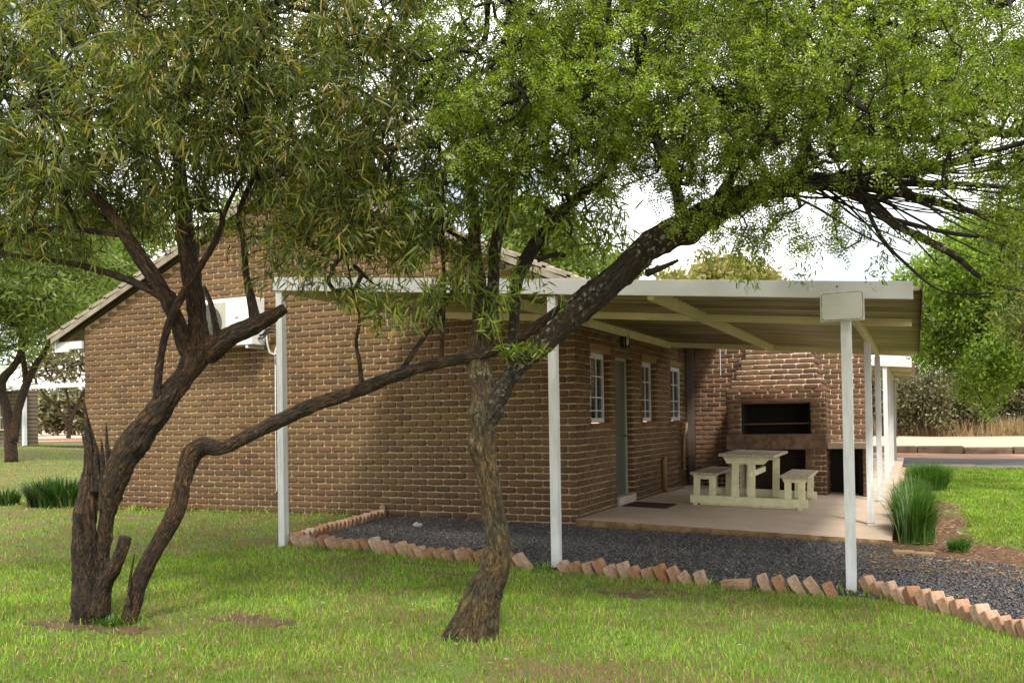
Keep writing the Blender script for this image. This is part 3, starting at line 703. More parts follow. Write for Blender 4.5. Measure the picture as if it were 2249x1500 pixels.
sheet('gravel_bed', ax(-2.9, 12, 300), ax(-4.8, .1, 100), .002, M_grav, lambda x, y: inpoly(GP, x, y))
M_chip, n, b, _ = nodes('slate chips')
c_ = ramp(n, island(n), [(0, (.026, .026, .029)), (.45, (.070, .070, .074)), (.8, (.13, .13, .132)), (.93, (.15, .14, .13)), (.97, (.22, .12, .06)), (1, (.34, .30, .24))])
n.links.new(c_, b.inputs['Base Color']); b.inputs['Roughness'].default_value = .7
def chips(name, P, N, s0, s1, mat, bx, dens=None):
    x = rng.uniform(bx[0], bx[1], N); y = rng.uniform(bx[2], bx[3], N); k = inpoly(P, x, y)
    if dens is not None: k &= rng.random(N) < dens(x, y)
    x, y = x[k], y[k]; N = len(x)
    O = np.array([(1, 0, 0), (-1, 0, 0), (0, 1, 0), (0, -1, 0), (0, 0, 1), (0, 0, -1)], float)
    F = np.array([(0, 2, 4), (2, 1, 4), (1, 3, 4), (3, 0, 4), (2, 0, 5), (1, 2, 5), (3, 1, 5), (0, 3, 5)])
    s = rng.uniform(s0, s1, (N, 1, 1)) * rng.uniform([.7, .5, .3], [1.3, .9, .7], (N, 1, 3))
    v = O[None] * s * rng.uniform(.7, 1.3, (N, 6, 1)); a = rng.uniform(0, 6.28, N); ca, sa = np.cos(a)[:, None], np.sin(a)[:, None]
    ti = rng.uniform(-.7, .7, N)[:, None]; vx = v[..., 0] * np.cos(ti) - v[..., 2] * np.sin(ti); vz = v[..., 0] * np.sin(ti) + v[..., 2] * np.cos(ti)
    X = vx * ca - v[..., 1] * sa + x[:, None]; Y = vx * sa + v[..., 1] * ca + y[:, None]; Z = vz + (g(x, y) + .004 + rng.uniform(0, .012, N))[:, None]
    f = (np.arange(N) * 6)[:, None, None] + F[None]
    return tag(npmesh(name, np.stack([X, Y, Z], -1).reshape(-1, 3), [f.reshape(-1, 3)], mat), kind='stuff')
t = chips('gravel', GP, 190000, .006, .016, M_chip, (-2.9, 8, -4.6, .05), lambda x, y: np.where(x > 5, .35, 1)); tag(t, 'loose dark slate gravel in the bed', 'gravel')
m = MB(); 
bm = bmesh.new(); bmesh.ops.create_icosphere(bm, subdivisions=2, radius=.06)
for v in bm.verts: v.co *= 1 + rb.uniform(-.18, .18)
me = bpy.data.meshes.new('stone'); bm.to_mesh(me); bm.free(); me.materials.append(M_rock); o = link('stone', me); o.location = (-1.73, -.85, .0); o.scale = (1.1, .8, .7)
tag(o, 'pale grey stone lying on the gravel near the gable wall', 'stone')
for (px, py, rz_, lab) in ((3.62, -.62, .1, 'worn flat brick in the soil in front of the tall grass clump'), (3.80, -.66, -.05, 'second worn brick, right of its twin before the grass clump')):
    m = MB(); m.box(-.1, .1, -.055, .055, -.03, .03, Matrix.Translation((px, py, float(g(px, py)) + .01)) @ Matrix.Rotation(rz_, 4, 'Z'))
    tag(m.build('paving_brick', simple('dusty brick', (.32, .22, .12), (.22, .14, .08), 12, .9, .5), None, bevel=.008), lab, 'brick')

# ------------------------------------------------------------------ kerb stones far right
M_kerb = simple('kerb stone', (.17, .12, .08), (.08, .055, .035), 2.5, .9, .6, 20, .02)
for i in range(11):
    L = 1.45; x = 2.3 + i * (L + .02); y = 24.0 + .12 * math.sin(i * 1.7)
    m = MB(); z = float(g(x, y)); m.box(0, L, 0, .6, 0, .25 + .03 * math.sin(i * 2.3), Matrix.Translation((x, y, z - .03)) @ Matrix.Rotation(R_(.6 * math.sin(i * 3)), 4, 'Z'))
    tag(m.build('kerb_stone', M_kerb, None, bevel=.03), ORD[i] + ' brown stone block from the left in the far kerb line', 'kerb', 'far kerb blocks')
sheet('sand_terrace', ax(-3, 60, 64), ax(24.5, 80, 56), .215, M_sand)
M_es = simple('edge stone', (.25, .22, .16), None, 5, .9)
for i in range(7):
    L = 1.2; x = 3.9 + i * (L + .01); z = float(g(x, 15.3))
    m = MB(); m.box(x, x + L, 15.25, 15.36, z - .03, z + .07); tag(m.build('edge_stone', M_es, None, bevel=.01), ORD[i] + ' thin edging stone from the left between lawn and gravel road', 'kerb', 'lawn edging stones')

# ================================================================== TREES
def n1(t, s):            # cheap smooth 1-D noise
    return math.sin(t * 1.7 + s) * .5 + math.sin(t * 3.9 + s * 2.3) * .3 + math.sin(t * 8.3 + s * 5.1) * .2
def resample(pts, rad, step):
    P, Rr = [np.array(pts[0], float)], [rad[0]]
    n = len(pts); pts = [np.array(p, float) for p in pts]
    for i in range(n - 1):
        p0 = pts[max(i - 1, 0)]; p1, p2 = pts[i], pts[i + 1]; p3 = pts[min(i + 2, n - 1)]
        L = np.linalg.norm(p2 - p1); k = max(1, int(L / step))
        for j in range(1, k + 1):
            t = j / k
            q = .5 * ((2 * p1) + (-p0 + p2) * t + (2 * p0 - 5 * p1 + 4 * p2 - p3) * t * t + (-p0 + 3 * p1 - 3 * p2 + p3) * t ** 3)
            P.append(q); Rr.append(rad[i] + (rad[i + 1] - rad[i]) * t)
    return P, Rr
from mathutils import noise as MN
class BK:
    """limbs whose surface remembers the direction of growth (attribute 'grain')"""
    def __init__(s): s.v = []; s.f = []; s.a = []
    def build(s, name, mat, parent, smooth=True):
        me = bpy.data.meshes.new(name); me.from_pydata(s.v, [], s.f); me.materials.append(mat)
        me.polygons.foreach_set('use_smooth', [True] * len(s.f))
        at = me.attributes.new('grain', 'FLOAT_VECTOR', 'POINT'); at.data.foreach_set('vector', np.array(s.a, np.float32).ravel())
        return link(name, me, parent)
def bark_tube(mb, P, Rr, k=26, amp=.13, seed=0, twist=1.1, lump=.08):
    n = len(P); up = None; s = 0; base = len(mb.v); rs_ = random.Random(int(seed) * 7 + n)
    Ltot = sum(np.linalg.norm(P[i] - P[i - 1]) for i in range(1, n))
    knots = [(rs_.uniform(0, Ltot), rs_.uniform(0, 6.28), rs_.uniform(.15, .42)) for _ in range(int(Ltot * 3.5))] if k > 20 else []
    for i in range(n):
        t = P[min(i + 1, n - 1)] - P[max(i - 1, 0)]; t = t / (np.linalg.norm(t) + 1e-9)
        if i: s += np.linalg.norm(P[i] - P[i - 1])
        if up is None: up = np.cross(t, [.3, 1, .1]); up /= np.linalg.norm(up)
        else: up = up - t * np.dot(up, t); up /= np.linalg.norm(up) + 1e-9
        b = np.cross(t, up); R0 = Rr[i]; q = 1 + (R0 > .04) * .8
        for j in range(k):
            a = 2 * math.pi * j / k; aa = a + twist * s; ca, sa = math.cos(aa), math.sin(aa)
            w1 = MN.noise((ca * 1.3 * q + seed, sa * 1.3 * q, s * 3.5)); w2 = MN.noise((ca * 3.2 * q, sa * 3.2 * q + seed, s * 6)); w3 = MN.noise((ca * 8 * q, sa * 8 * q, s * 16 + seed))
            f = amp * (w1 * 1.0 - abs(w2) * 1.1 + .25 + (.5 * w3 if k > 20 else 0)) + lump * n1(s * 7 + a * .5, seed + 3)
            for (ks, ka, kh) in knots:
                d = ((s - ks) / (R0 * .9)) ** 2
                if d < 4: f += kh * math.exp(-d * 1.5 - (1 - math.cos(a - ka)) * 5)
            mb.v.append(tuple(P[i] + R0 * (1 + f) * (math.cos(a) * up + math.sin(a) * b))); mb.a.append((R0 * ca + seed * .37, R0 * sa, s + seed * .1))
    mb.f += [(base + i * k + j, base + i * k + (j + 1) % k, base + (i + 1) * k + (j + 1) % k, base + (i + 1) * k + j) for i in range(n - 1) for j in range(k)]
    mb.f += [tuple(base + x for x in range(k))[::-1], tuple(range(base + (n - 1) * k, base + n * k))]
def L3(path):     # [(px,py,depth,radius_px)] -> points and radii in metres
    return [U(a, b, d) for a, b, d, r in path], [r / FPX * d for a, b, d, r in path]
def grow(limbs, targets, step=.09, wob=.018, droop=0.0, r0=.0022, seed=1, pipe=.55, kmin=3, rmax=.05, zup=.25):
    """attach every target to the nearest branch point; returns (tube MB, arrays of twig points, directions, rank)"""
    r = np.random.default_rng(seed)
    pos = []; par = []; rad = []; fixed = []
    for P, Rr in limbs:
        b = len(pos)
        for i, (p, q) in enumerate(zip(P, Rr)): pos.append(p); par.append(b + i - 1 if i else -1); rad.append(q); fixed.append(True)
    A = np.zeros((len(pos) + len(targets) * 40, 3)); n = len(pos); A[:n] = pos
    base = A[:n].copy()
    dmin = np.array([np.min(np.sum((base - t) ** 2, 1)) for t in targets]) if len(targets) else np.zeros(0)
    order = np.argsort(dmin); paths = []; bad = set()
    for ti in order:
        T = targets[ti]; D = A[:n] - T; d2 = np.sum(D * D, 1)
        # prefer attaching from below / inside
        k = int(np.argmin(d2 * (1 + zup * (D[:, 2] > 0)))); L = math.sqrt(d2[k])
        if L < step * .8: continue
        m = int(min(38, max(2, L / step))); S = A[k].copy(); pd = None
        if par[k] >= 0: pd = A[k] - A[par[k]]; pd /= np.linalg.norm(pd) + 1e-9
        dirn = (T - S) / L
        c = S + dirn * L * .45 + (pd * L * .22 if pd is not None else 0) + r.normal(0, .10, 3) * L
        c2 = T.copy(); 
        idx = [k]; off = r.normal(0, wob, 3)
        for j in range(1, m + 1):
            t = j / m; q = (1 - t) ** 2 * S + 2 * t * (1 - t) * c + t * t * c2
            q = q + np.sin(t * 7 + ti) * off; q[2] -= droop * t * t * L
            A[n] = q; par.append(idx[-1]); rad.append(r0); fixed.append(False); idx.append(n); n += 1
        paths.append(idx)
    # pipe model
    cnt = np.zeros(n)
    for p in paths: cnt[p[-1]] += 1
    for i in range(n - 1, -1, -1):
        if par[i] >= 0: cnt[par[i]] += cnt[i]
    radv = np.array([rad[i] if fixed[i] else min(rmax, r0 * max(cnt[i], 1) ** pipe) for i in range(n)])
    mb = MB()
    for p in paths:
        pr = [min(radv[i], radv[p[1]] * 1.15) for i in p]; k = 3 if pr[0] < .006 else 5
        mb.tube([A[i] for i in p], pr, max(k, kmin), False)
    tips = [(A[i], A[i] - A[par[i]], cnt[i], j / len(p)) for p in paths for j, i in enumerate(p) if j]
    tp = np.array([t[0] for t in tips]); td = np.array([t[1] for t in tips]); td /= np.linalg.norm(td, axis=1)[:, None] + 1e-9
    return mb, tp, td, np.array([t[2] for t in tips])
def ell(regs, N, seed):
    """points inside ellipsoids given as (px, py, rx, ry, depth0, depth1, weight) - real places at real distances"""
    r = np.random.default_rng(seed); w_ = np.array([q[6] * q[2] * q[3] for q in regs], float); w_ /= w_.sum(); out = []
    for q, n in zip(regs, r.multinomial(N, w_)):
        a = r.normal(0, 1, (n, 3)); a /= np.linalg.norm(a, axis=1)[:, None]; a *= r.random((n, 1)) ** (1 / 2.6)
        for u in a: out.append(U(q[0] + q[2] * u[0], q[1] + q[3] * u[1], (q[4] + q[5]) / 2 + (q[5] - q[4]) / 2 * u[2]))
    return np.array(out)
def norm(a): return a / (np.linalg.norm(a, axis=-1, keepdims=True) + 1e-9)
def leaves(name, P, D, L, W, mat, parent, seed=1, droop=.5, spread=.8, curl=.25, narrow=True, jit=.02):
    """P base points (N,3), D preferred direction: one curved blade-shaped leaf each"""
    r = np.random.default_rng(seed); N = len(P)
    d = norm(D * .6 + r.normal(0, spread, (N, 3)) + np.array([0, 0, -droop])); s = norm(np.cross(d, r.normal(0, 1, (N, 3)))); nn = np.cross(d, s)
    L = (r.uniform(L[0], L[1], N))[:, None]; W = (r.uniform(W[0], W[1], N))[:, None]; P = P + r.normal(0, jit, (N, 3))
    c = (r.uniform(-curl, curl, N) + curl * .4)[:, None] * L
    g_ = np.array([0, 0, -1.]) * L * .18 * droop
    q1 = P + d * L * .33 + nn * c * .35; q2 = P + d * L * .68 + nn * c * .8 + g_ * .4; q3 = P + d * L + nn * c * 1.3 + g_
    V = np.stack([P, q1 - s * W / 2, q1 + s * W / 2, q2 - s * W * .42, q2 + s * W * .42, q3], 1)
    b = (np.arange(N) * 6)[:, None]
    return npmesh(name, V.reshape(-1, 3), [np.concatenate([b + [0, 1, 2], b + [3, 5, 4]]), b + [1, 3, 4, 2]], mat, parent, True)
def fronds(name, P, D, mat, parent, seed=1, L=(.05, .085), pairs=6, lw=(.018, .0075), up=.3):
    """feathery acacia leaves: a rachis with pairs of small leaflets"""
    r = np.random.default_rng(seed); N = len(P)
    d = norm(D * .35 + r.normal(0, .75, (N, 3)) + np.array([0, 0, -.05])); nrm = norm(r.normal(0, .55, (N, 3)) + np.array([0, 0, 1.0]) * up * 3)
    s = norm(np.cross(d, nrm)); nn = np.cross(s, d)
    L = r.uniform(L[0], L[1], N)[:, None]; bend = r.uniform(-.5, .1, N)[:, None]
    Vs = []
    for k in range(pairs):
        t = (k + .6) / pairs; c = P + d * L * t + nn * L * bend * t * t
        sz = lw[0] * (1 - abs(t - .45) * .9)
        for sg in (-1, 1):
            a = norm(s * sg + d * .35 + nn * r.normal(0, .25, (N, 1))); sc = sz * r.uniform(.8, 1.2, (N, 1)); w2 = norm(np.cross(a, nn)) * lw[1] / 2
            Vs.append(np.stack([c, c + a * sc * .5 - w2, c + a * sc, c + a * sc * .5 + w2], 1))
    V = np.stack(Vs, 1).reshape(-1, 3)
    f = np.arange(len(V)).reshape(-1, 4)
    return npmesh(name, V, [f], mat, parent, False)
M_barkA = barkmat('karee bark', [(.37, (.003, .002, .0015)), (.48, (.018, .011, .005)), (.58, (.065, .038, .016)), (.70, (.19, .115, .048))])
M_barkB = barkmat('lichened bark', [(.38, (.007, .005, .003)), (.48, (.038, .028, .011)), (.60, (.105, .080, .034)), (.74, (.21, .168, .088))], .10)
M_barkL = barkmat('darker lichen limb bark', [(.36, (.004, .003, .002)), (.49, (.016, .012, .006)), (.61, (.050, .038, .018)), (.75, (.12, .098, .052))], .10)  # upper limbs get darker stops than the trunk bark
M_twig = simple('twig bark', (.022, .015, .011), (.012, .009, .006), 20, .9)
M_holeblack = simple('painted hollow black', (.006, .004, .003), None, 5, 1)  # near-black colour painting the shade inside the knots
M_leafA = leafmat('karee leaves', [(0, (.030, .052, .008)), (.3, (.07, .105, .014)), (.6, (.14, .18, .024)), (.85, (.25, .27, .045)), (.95, (.38, .31, .08)), (1, (.42, .26, .06))], .45)
M_leafA2 = leafmat('fresh karee leaves', [(0, (.06, .10, .014)), (.5, (.16, .23, .025)), (.85, (.28, .35, .04)), (1, (.38, .37, .07))], .45)
M_leafB = leafmat('acacia leaflets', [(0, (.060, .095, .014)), (.4, (.16, .235, .028)), (.8, (.29, .385, .050)), (1, (.46, .48, .09))], .40, vsc=2.2, dark=.6)
M_flow = leafmat('ochre flower heads', [(0, (.30, .19, .06)), (1, (.48, .34, .12))], .25)

DA = 5.84; DB = 5.45
LIMBS_A = [
 # stem with hollow, then the main leaning stem
 [(193, 1400, DA, 40), (192, 1350, DA, 33), (187, 1250, DA, 29), (187, 1150, DA, 26), (196, 1070, DA + .02, 22), (203, 1010, DA + .04, 18), (197, 960, DA + .04, 11), (189, 915, DA + .04, 5), (184, 880, DA + .04, 2)],
 [(180, 1400, DA - .04, 24), (172, 1330, DA - .02, 16), (172, 1240, DA, 10)],
 [(226, 1395, DA + .03, 28), (224, 1320, DA + .03, 20), (226, 1220, DA + .03, 17), (236, 1130, DA, 20), (252, 1060, DA - .02, 31), (285, 985, DA - .04, 37), (345, 905, DA - .06, 33), (402, 830, DA - .06, 29), (434, 775, DA - .05, 35), (445, 740, DA, 26)],
 [(437, 775, DA - .05, 36), (433, 700, DA, 25), (420, 600, DA, 25), (408, 520, DA + .05, 24), (398, 420, DA + .1, 19), (392, 330, DA + .1, 15), (402, 220, DA + .1, 12), (420, 100, DA + .1, 10), (438, 0, DA + .1, 9), (455, -200, DA + .2, 6)],
 [(428, 815, DA - .02, 14), (408, 765, DA - .06, 24), (387, 700, DA - .1, 21), (352, 630, DA - .12, 20), (310, 570, DA - .15, 20), (272, 510, DA - .2, 17), (232, 455, DA - .2, 13), (190, 415, DA - .2, 10), (150, 330, DA - .2, 7), (90, 200, DA - .2, 5)],
 [(372, 665, DA - .1, 14), (320, 632, DA - .1, 11), (240, 600, DA - .05, 9), (150, 578, DA, 8), (40, 562, DA + .1, 6), (-90, 540, DA + .2, 4)],
 [(455, 775, DA - .02, 36), (500, 742, DA - .08, 27), (545, 722, DA - .12, 24), (590, 698, DA - .15, 19), (626, 676, DA - .15, 13)],
 [(562, 712, DA - .12, 17), (553, 660, DA - .1, 12), (540, 600, DA - .1, 9), (535, 530, DA - .1, 8), (525, 470, DA - .1, 7), (560, 380, DA - .1, 7), (600, 285, DA - .1, 8), (612, 230, DA - .1, 7), (610, 100, DA, 5)],
 [(600, 285, DA - .1, 7), (660, 240, DA - .1, 6), (740, 222, DA - .1, 5), (800, 250, DA - .1, 4)],
 [(352, 892, DA - .06, 7), (346, 860, DA - .12, 12), (352, 790, DA - .16, 9), (368, 720, DA - .18, 10), (400, 650, DA - .18, 11), (440, 585, DA - .2, 9), (478, 520, DA - .2, 8), (500, 450, DA - .2, 6), (560, 340, DA - .2, 4)],
 [(480, 750, DA - .1, 13), (470, 700, DA - .14, 8), (462, 665, DA - .16, 7), (448, 630, DA - .16, 5)],
 [(420, 180, DA + .1, 10), (455, 130, DA + .05, 8), (500, 105, DA, 7), (570, 95, DA, 5)],
 [(260, 515, DA - .2, 9), (200, 508, DA - .2, 8), (120, 500, DA - .2, 6), (40, 510, DA - .2, 4)],
 [(395, 430, DA + .1, 9), (370, 410, DA, 7), (300, 240, DA, 7), (270, 235, DA, 5), (190, 255, DA, 4)],
 # broken stub between the stems
 [(216, 1345, DA - .03, 28), (228, 1285, DA - .05, 22), (252, 1245, DA - .08, 17), (266, 1210, DA - .1, 16), (275, 1178, DA - .1, 15)],
 # second stem and its long low limb
 [(280, 1392, DA - .04, 24), (290, 1340, DA - .04, 22), (308, 1270, DA - .04, 22), (345, 1200, DA - .04, 22), (383, 1130, DA - .05, 24), (402, 1060, DA - .05, 22), (420, 1005, DA - .05, 25), (447, 980, DA - .05, 25), (490, 983, DA - .06, 18), (545, 958, DA - .08, 18), (610, 925, DA - .1, 19), (690, 890, DA - .14, 19), (780, 860, DA - .2, 18), (850, 832, DA - .26, 17), (930, 805, DA - .32, 16), (1010, 788, DA - .38, 15), (1080, 770, DA - .42, 16), (1140, 742, DA - .44, 13), (1200, 700, DA - .42, 12), (1260, 655, DA - .4, 11), (1330, 600, DA - .4, 9), (1400, 540, DA - .4, 6)],
 [(795, 855, DA - .22, 9), (790, 800, DA - .24, 6), (782, 750, DA - .25, 5), (790, 700, DA - .25, 4), (775, 640, DA - .25, 3), (760, 560, DA - .2, 3)],
 [(865, 838, DA - .28, 9), (910, 770, DA - .3, 7), (965, 690, DA - .3, 6), (1010, 610, DA - .3, 6), (1040, 530, DA - .3, 5)],
 [(968, 800, DA - .34, 7), (972, 730, DA - .36, 6), (976, 640, DA - .36, 5), (972, 540, DA - .36, 5), (975, 440, DA - .36, 4), (960, 300, DA - .3, 3)],
]
LIMBS_B = [
 [(1046, 1425, DB, 44), (1054, 1370, DB, 41), (1070, 1300, DB, 37), (1088, 1240, DB, 33), (1092, 1180, DB, 29), (1080, 1100, DB, 27), (1066, 1020, DB, 27), (1062, 950, DB, 29), (1066, 900, DB, 31), (1058, 850, DB + .02, 27), (1052, 790, DB + .03, 25), (1058, 720, DB + .03, 23), (1052, 640, DB + .03, 20), (1043, 560, DB + .05, 16), (1042, 480, DB + .05, 13), (1030, 380, DB + .05, 9), (1010, 250, DB + .1, 6)],
 [(1008, 1410, DB - .03, 26), (1028, 1340, DB - .02, 24), (1058, 1270, DB, 18)],
 [(972, 1425, DB - .05, 12), (993, 1392, DB - .05, 19), (1024, 1345, DB - .03, 20)],
 [(1076, 1420, DB - .03, 20), (1082, 1340, DB - .02, 18), (1088, 1250, DB, 14)],
 [(1060, 790, DB + .08, 18), (1078, 700, DB + .1, 16), (1084, 620, DB + .1, 14), (1088, 540, DB + .1, 14), (1106, 470, DB + .12, 12), (1128, 390, DB + .12, 9), (1150, 250, DB + .1, 6)],
 [(1068, 950, DB, 20), (1080, 905, DB - .02, 24), (1105, 850, DB - .04, 23), (1150, 795, DB - .06, 23), (1200, 748, DB - .08, 27), (1255, 700, DB - .1, 31), (1320, 642, DB - .14, 33), (1385, 580, DB - .18, 36), (1445, 528, DB - .22, 40), (1520, 490, DB - .3, 40), (1600, 450, DB - .38, 34), (1680, 418, DB - .45, 28), (1760, 402, DB - .5, 24), (1840, 400, DB - .55, 20), (1900, 440, DB - .6, 13), (1960, 490, DB - .65, 11), (2030, 525, DB - .7, 10), (2100, 565, DB - .75, 8), (2170, 620, DB - .8, 6), (2260, 640, DB - .8, 4)],
 [(1128, 790, DB - .02, 18), (1130, 700, DB + .04, 14), (1132, 640, DB + .06, 14), (1150, 580, DB + .06, 19), (1185, 525, DB + .06, 18), (1225, 475, DB + .05, 15), (1280, 425, DB + .05, 12), (1340, 370, DB, 9), (1400, 250, DB, 6)],
 [(1180, 572, DB + .06, 7), (1215, 560, DB + .04, 6), (1252, 562, DB + .03, 5)],
 [(1420, 600, DB - .2, 10), (1450, 590, DB - .25, 8), (1490, 572, DB - .3, 4)],
 [(1560, 470, DB - .36, 22), (1610, 380, DB - .4, 14), (1640, 260, DB - .4, 11), (1680, 120, DB - .4, 8), (1700, -60, DB - .3, 6)],
 [(1500, 495, DB - .3, 20), (1480, 400, DB - .3, 13), (1430, 280, DB - .3, 9), (1400, 120, DB - .3, 7), (1380, -50, DB - .3, 5)],
 [(1740, 405, DB - .5, 16), (1770, 300, DB - .5, 10), (1760, 150, DB - .5, 7), (1790, 30, DB - .5, 5)],
 [(1830, 400, DB - .55, 16), (1930, 370, DB - .6, 12), (2040, 365, DB - .7, 10), (2150, 340, DB - .8, 8), (2300, 300, DB - .9, 6)],
 [(1850, 405, DB - .55, 14), (1960, 420, DB - .65, 11), (2080, 450, DB - .7, 9), (2200, 480, DB - .8, 7), (2350, 500, DB - .9, 5)],
 [(1870, 395, DB - .55, 10), (1980, 400, DB - .7, 8), (2120, 405, DB - .8, 7), (2300, 420, DB - .9, 5)],
 [(1950, 480, DB - .62, 8), (2050, 505, DB - .7, 6), (2150, 520, DB - .75, 5), (2260, 530, DB - .75, 4)],
 [(1895, 440, DB - .6, 7), (1935, 520, DB - .62, 5), (1990, 580, DB - .65, 4), (2070, 640, DB - .7, 3), (2180, 645, DB - .7, 3)],
 [(1930, 105, DB - .7, 9), (1985, 85, DB - .7, 8), (2040, 40, DB - .7, 7), (2110, 0, DB - .7, 6)],
 [(1080, -10, DB - .4, 6), (1180, 50, DB - .42, 7), (1280, 105, DB - .44, 8), (1360, 190, DB - .44, 8), (1440, 290, DB - .4, 10), (1490, 400, DB - .35, 12)],
]
M_PLACE = 0
fr_ = random.Random(17)
for i in range(52):
    x0 = fr_.uniform(1640, 1900); y0 = 400 + (x0 - 1640) * .02; dd = DB - .45 - (x0 - 1640) / 260 * .12
    x3 = x0 + fr_.uniform(160, 520); y3 = y0 + fr_.uniform(-150, 130) if i % 4 else y0 + fr_.uniform(70, 190)
    d3 = dd + fr_.uniform(-.55, .5); r0 = fr_.uniform(2.0, 5.0)
    m1 = (x0 + (x3 - x0) * .35, y0 + (y3 - y0) * .15 + fr_.uniform(-34, 30)); m2 = (x0 + (x3 - x0) * .7, y0 + (y3 - y0) * .6 + fr_.uniform(-38, 34))
    LIMBS_B.append([(x0, y0, dd, r0), (m1[0], m1[1], dd + (d3 - dd) * .35, r0 * .8), (m2[0], m2[1], dd + (d3 - dd) * .7, r0 * .55), (x3, y3, d3, r0 * .25)])
def big_tree(name, label, base, LIMBS, mats, seed):
    root = thing(name, label, 'tree', base)
    tr = BK(); tl = BK(); br_ = BK(); out = []
    for i, path in enumerate(LIMBS):
        P, Rr = L3(path); Rr = [q * (.80 if seed == 1 else .80 if 4 < i < 21 else .92) if i else q * .93 for q in Rr]; P2, R2 = resample(P, Rr, .013 if max(Rr) > .028 else .03); out.append((resample(P, Rr, .10)))
        if max(Rr) > .028:
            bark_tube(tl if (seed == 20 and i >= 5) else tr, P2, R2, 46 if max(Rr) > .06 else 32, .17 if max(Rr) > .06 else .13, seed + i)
        else:
            bq = BK(); bark_tube(bq, P2, R2, 10, .10, seed + i, lump=.14); bq.build('branch', M_barkA if seed == 1 else M_twig, root, smooth=True)
    return root, tr, tl, br_, out
def finish_trunk(mb, name, mat, root): return mb.build(name, mat, root)
# ---- tree A : karee at the left
rootA, trA, _, brA, limbsA = big_tree('karee_tree', 'dark willow-leaved tree at left with a split hollow stem and long low limb', Ug(195, 1365), LIMBS_A, None, 1)
# splintered snags at the break
rs = random.Random(3)
for (x, y, x2, y2, r) in ((205, 1050, 186, 885, 6), (228, 1040, 222, 960, 6), (240, 1030, 233, 928, 6), (246, 1020, 243, 985, 5), (235, 1060, 252, 980, 7), (215, 1050, 210, 975, 6), (200, 1010, 178, 940, 5), (224, 1090, 226, 990, 8)):
    P, Rr = resample([U(x, y + 30, DA - .03), U(x, y, DA - .03), U((x + x2) / 2 + rs.uniform(-3, 3), (y + y2) / 2, DA - .03), U(x2, y2, DA - .02)], [r / FPX * DA * 1.1, r / FPX * DA, r / FPX * DA * .8, .002], .02)
    bark_tube(trA, P, Rr, 8, .25, x)
P, Rr = resample([U(283, 1330, DA - .1), U(286, 1270, DA - .1), U(296, 1215, DA - .1)], [.012, .009, .003], .02); bark_tube(trA, P, Rr, 8, .3, 5)
trunkA = finish_trunk(trA, 'trunk', M_barkA, rootA)
def painted_hole(px, py, d, rx, ry, parent, ang=0):  # black patch on the bark, its depth shade painted in the colour
    c = U(px, py, d); m = MB(); k = 16; rgt = RMn[:, 0]; upv = RMn[:, 1]; fw_ = -RMn[:, 2]
    for s in (1,):
        vs = []
        for ring, (sc, dz) in enumerate(((1, 0), (.7, -.006), (.3, -.009))):
            for j in range(k):
                a = 2 * math.pi * j / k; q = (1 + .15 * math.sin(3 * a + px))
                u, v = rx * sc * q * math.cos(a), ry * sc * q * math.sin(a); u, v = u * math.cos(ang) - v * math.sin(ang), u * math.sin(ang) + v * math.cos(ang)
                vs.append(c + rgt * u + upv * v + fw_ * (dz))
        vs.append(c - fw_ * .010)
        fs = [(r_ * k + j, r_ * k + (j + 1) % k, (r_ + 1) * k + (j + 1) % k, (r_ + 1) * k + j) for r_ in range(2) for j in range(k)] + [(2 * k + j, 2 * k + (j + 1) % k, 3 * k) for j in range(k)]
        m.add(vs, fs)
    return m.build('painted_knot_hole', M_holeblack, parent, True)
painted_hole(174, 1140, DA - .125, .017, .042, rootA, .15); painted_hole(440, 985, DA - .155, .022, .05, rootA, -.5)
stA = resample(*L3([(216, 1345, DA - .03, 26), (275, 1178, DA - .1, 12)]), .1)
REG_A = [(260, 150, 420, 330, 4.5, 7.6, 3), (700, 150, 330, 330, 4.6, 7.3, 3), (80, 390, 270, 170, 5, 7.5, 2.0), (480, 430, 240, 110, 5.0, 7, 1.1), (770, 410, 230, 160, 4.8, 6.5, 1.7),
         (-200, 250, 300, 420, 5, 8, 1), (400, -320, 750, 230, 4.6, 8, 1.5), (640, 560, 110, 80, 5.0, 5.8, .75), (780, 510, 280, 80, 5.0, 6.2, 1.1), (860, 600, 190, 110, 5, 5.8, .50), (90, 540, 140, 60, 5.2, 6.4, .8), (960, 640, 120, 90, 5, 5.6, .14)]
tA = ell(REG_A, 4300, 5)
mbA, tp, td, cn = grow(limbsA, tA, seed=2, droop=.10)
tag(mbA.build('twigs', M_twig, rootA), kind='stuff')
sel = cn < 14
def onsprig(tp, td, n, r, spread=.05, cl=0):
    if cl:
        i = r.integers(0, len(tp), n // cl); c = tp[i] + r.normal(0, spread * .5, (len(i), 3)); m = len(i)
        return np.repeat(c, cl, 0) + r.normal(0, spread, (m * cl, 3)), np.repeat(norm(td[i] + r.normal(0, .35, (m, 3))), cl, 0)
    i = r.integers(0, len(tp), n); return tp[i] + r.normal(0, spread, (n, 3)), td[i]
r_ = np.random.default_rng(11)
P, D = onsprig(tp[sel], td[sel], 112000, r_, .030, 9)
leaves('foliage', P, D, (.05, .12), (.006, .0125), M_leafA, rootA, 3, droop=.6, spread=.5)
P, D = onsprig(tp[sel], td[sel], 620, r_); P = np.repeat(P, 14, 0) + r_.normal(0, .014, (620 * 14, 3))
leaves('flower_heads', P, np.repeat(D, 14, 0), (.012, .028), (.004, .007), M_flow, rootA, 4, droop=.5, spread=1.0, jit=.004)

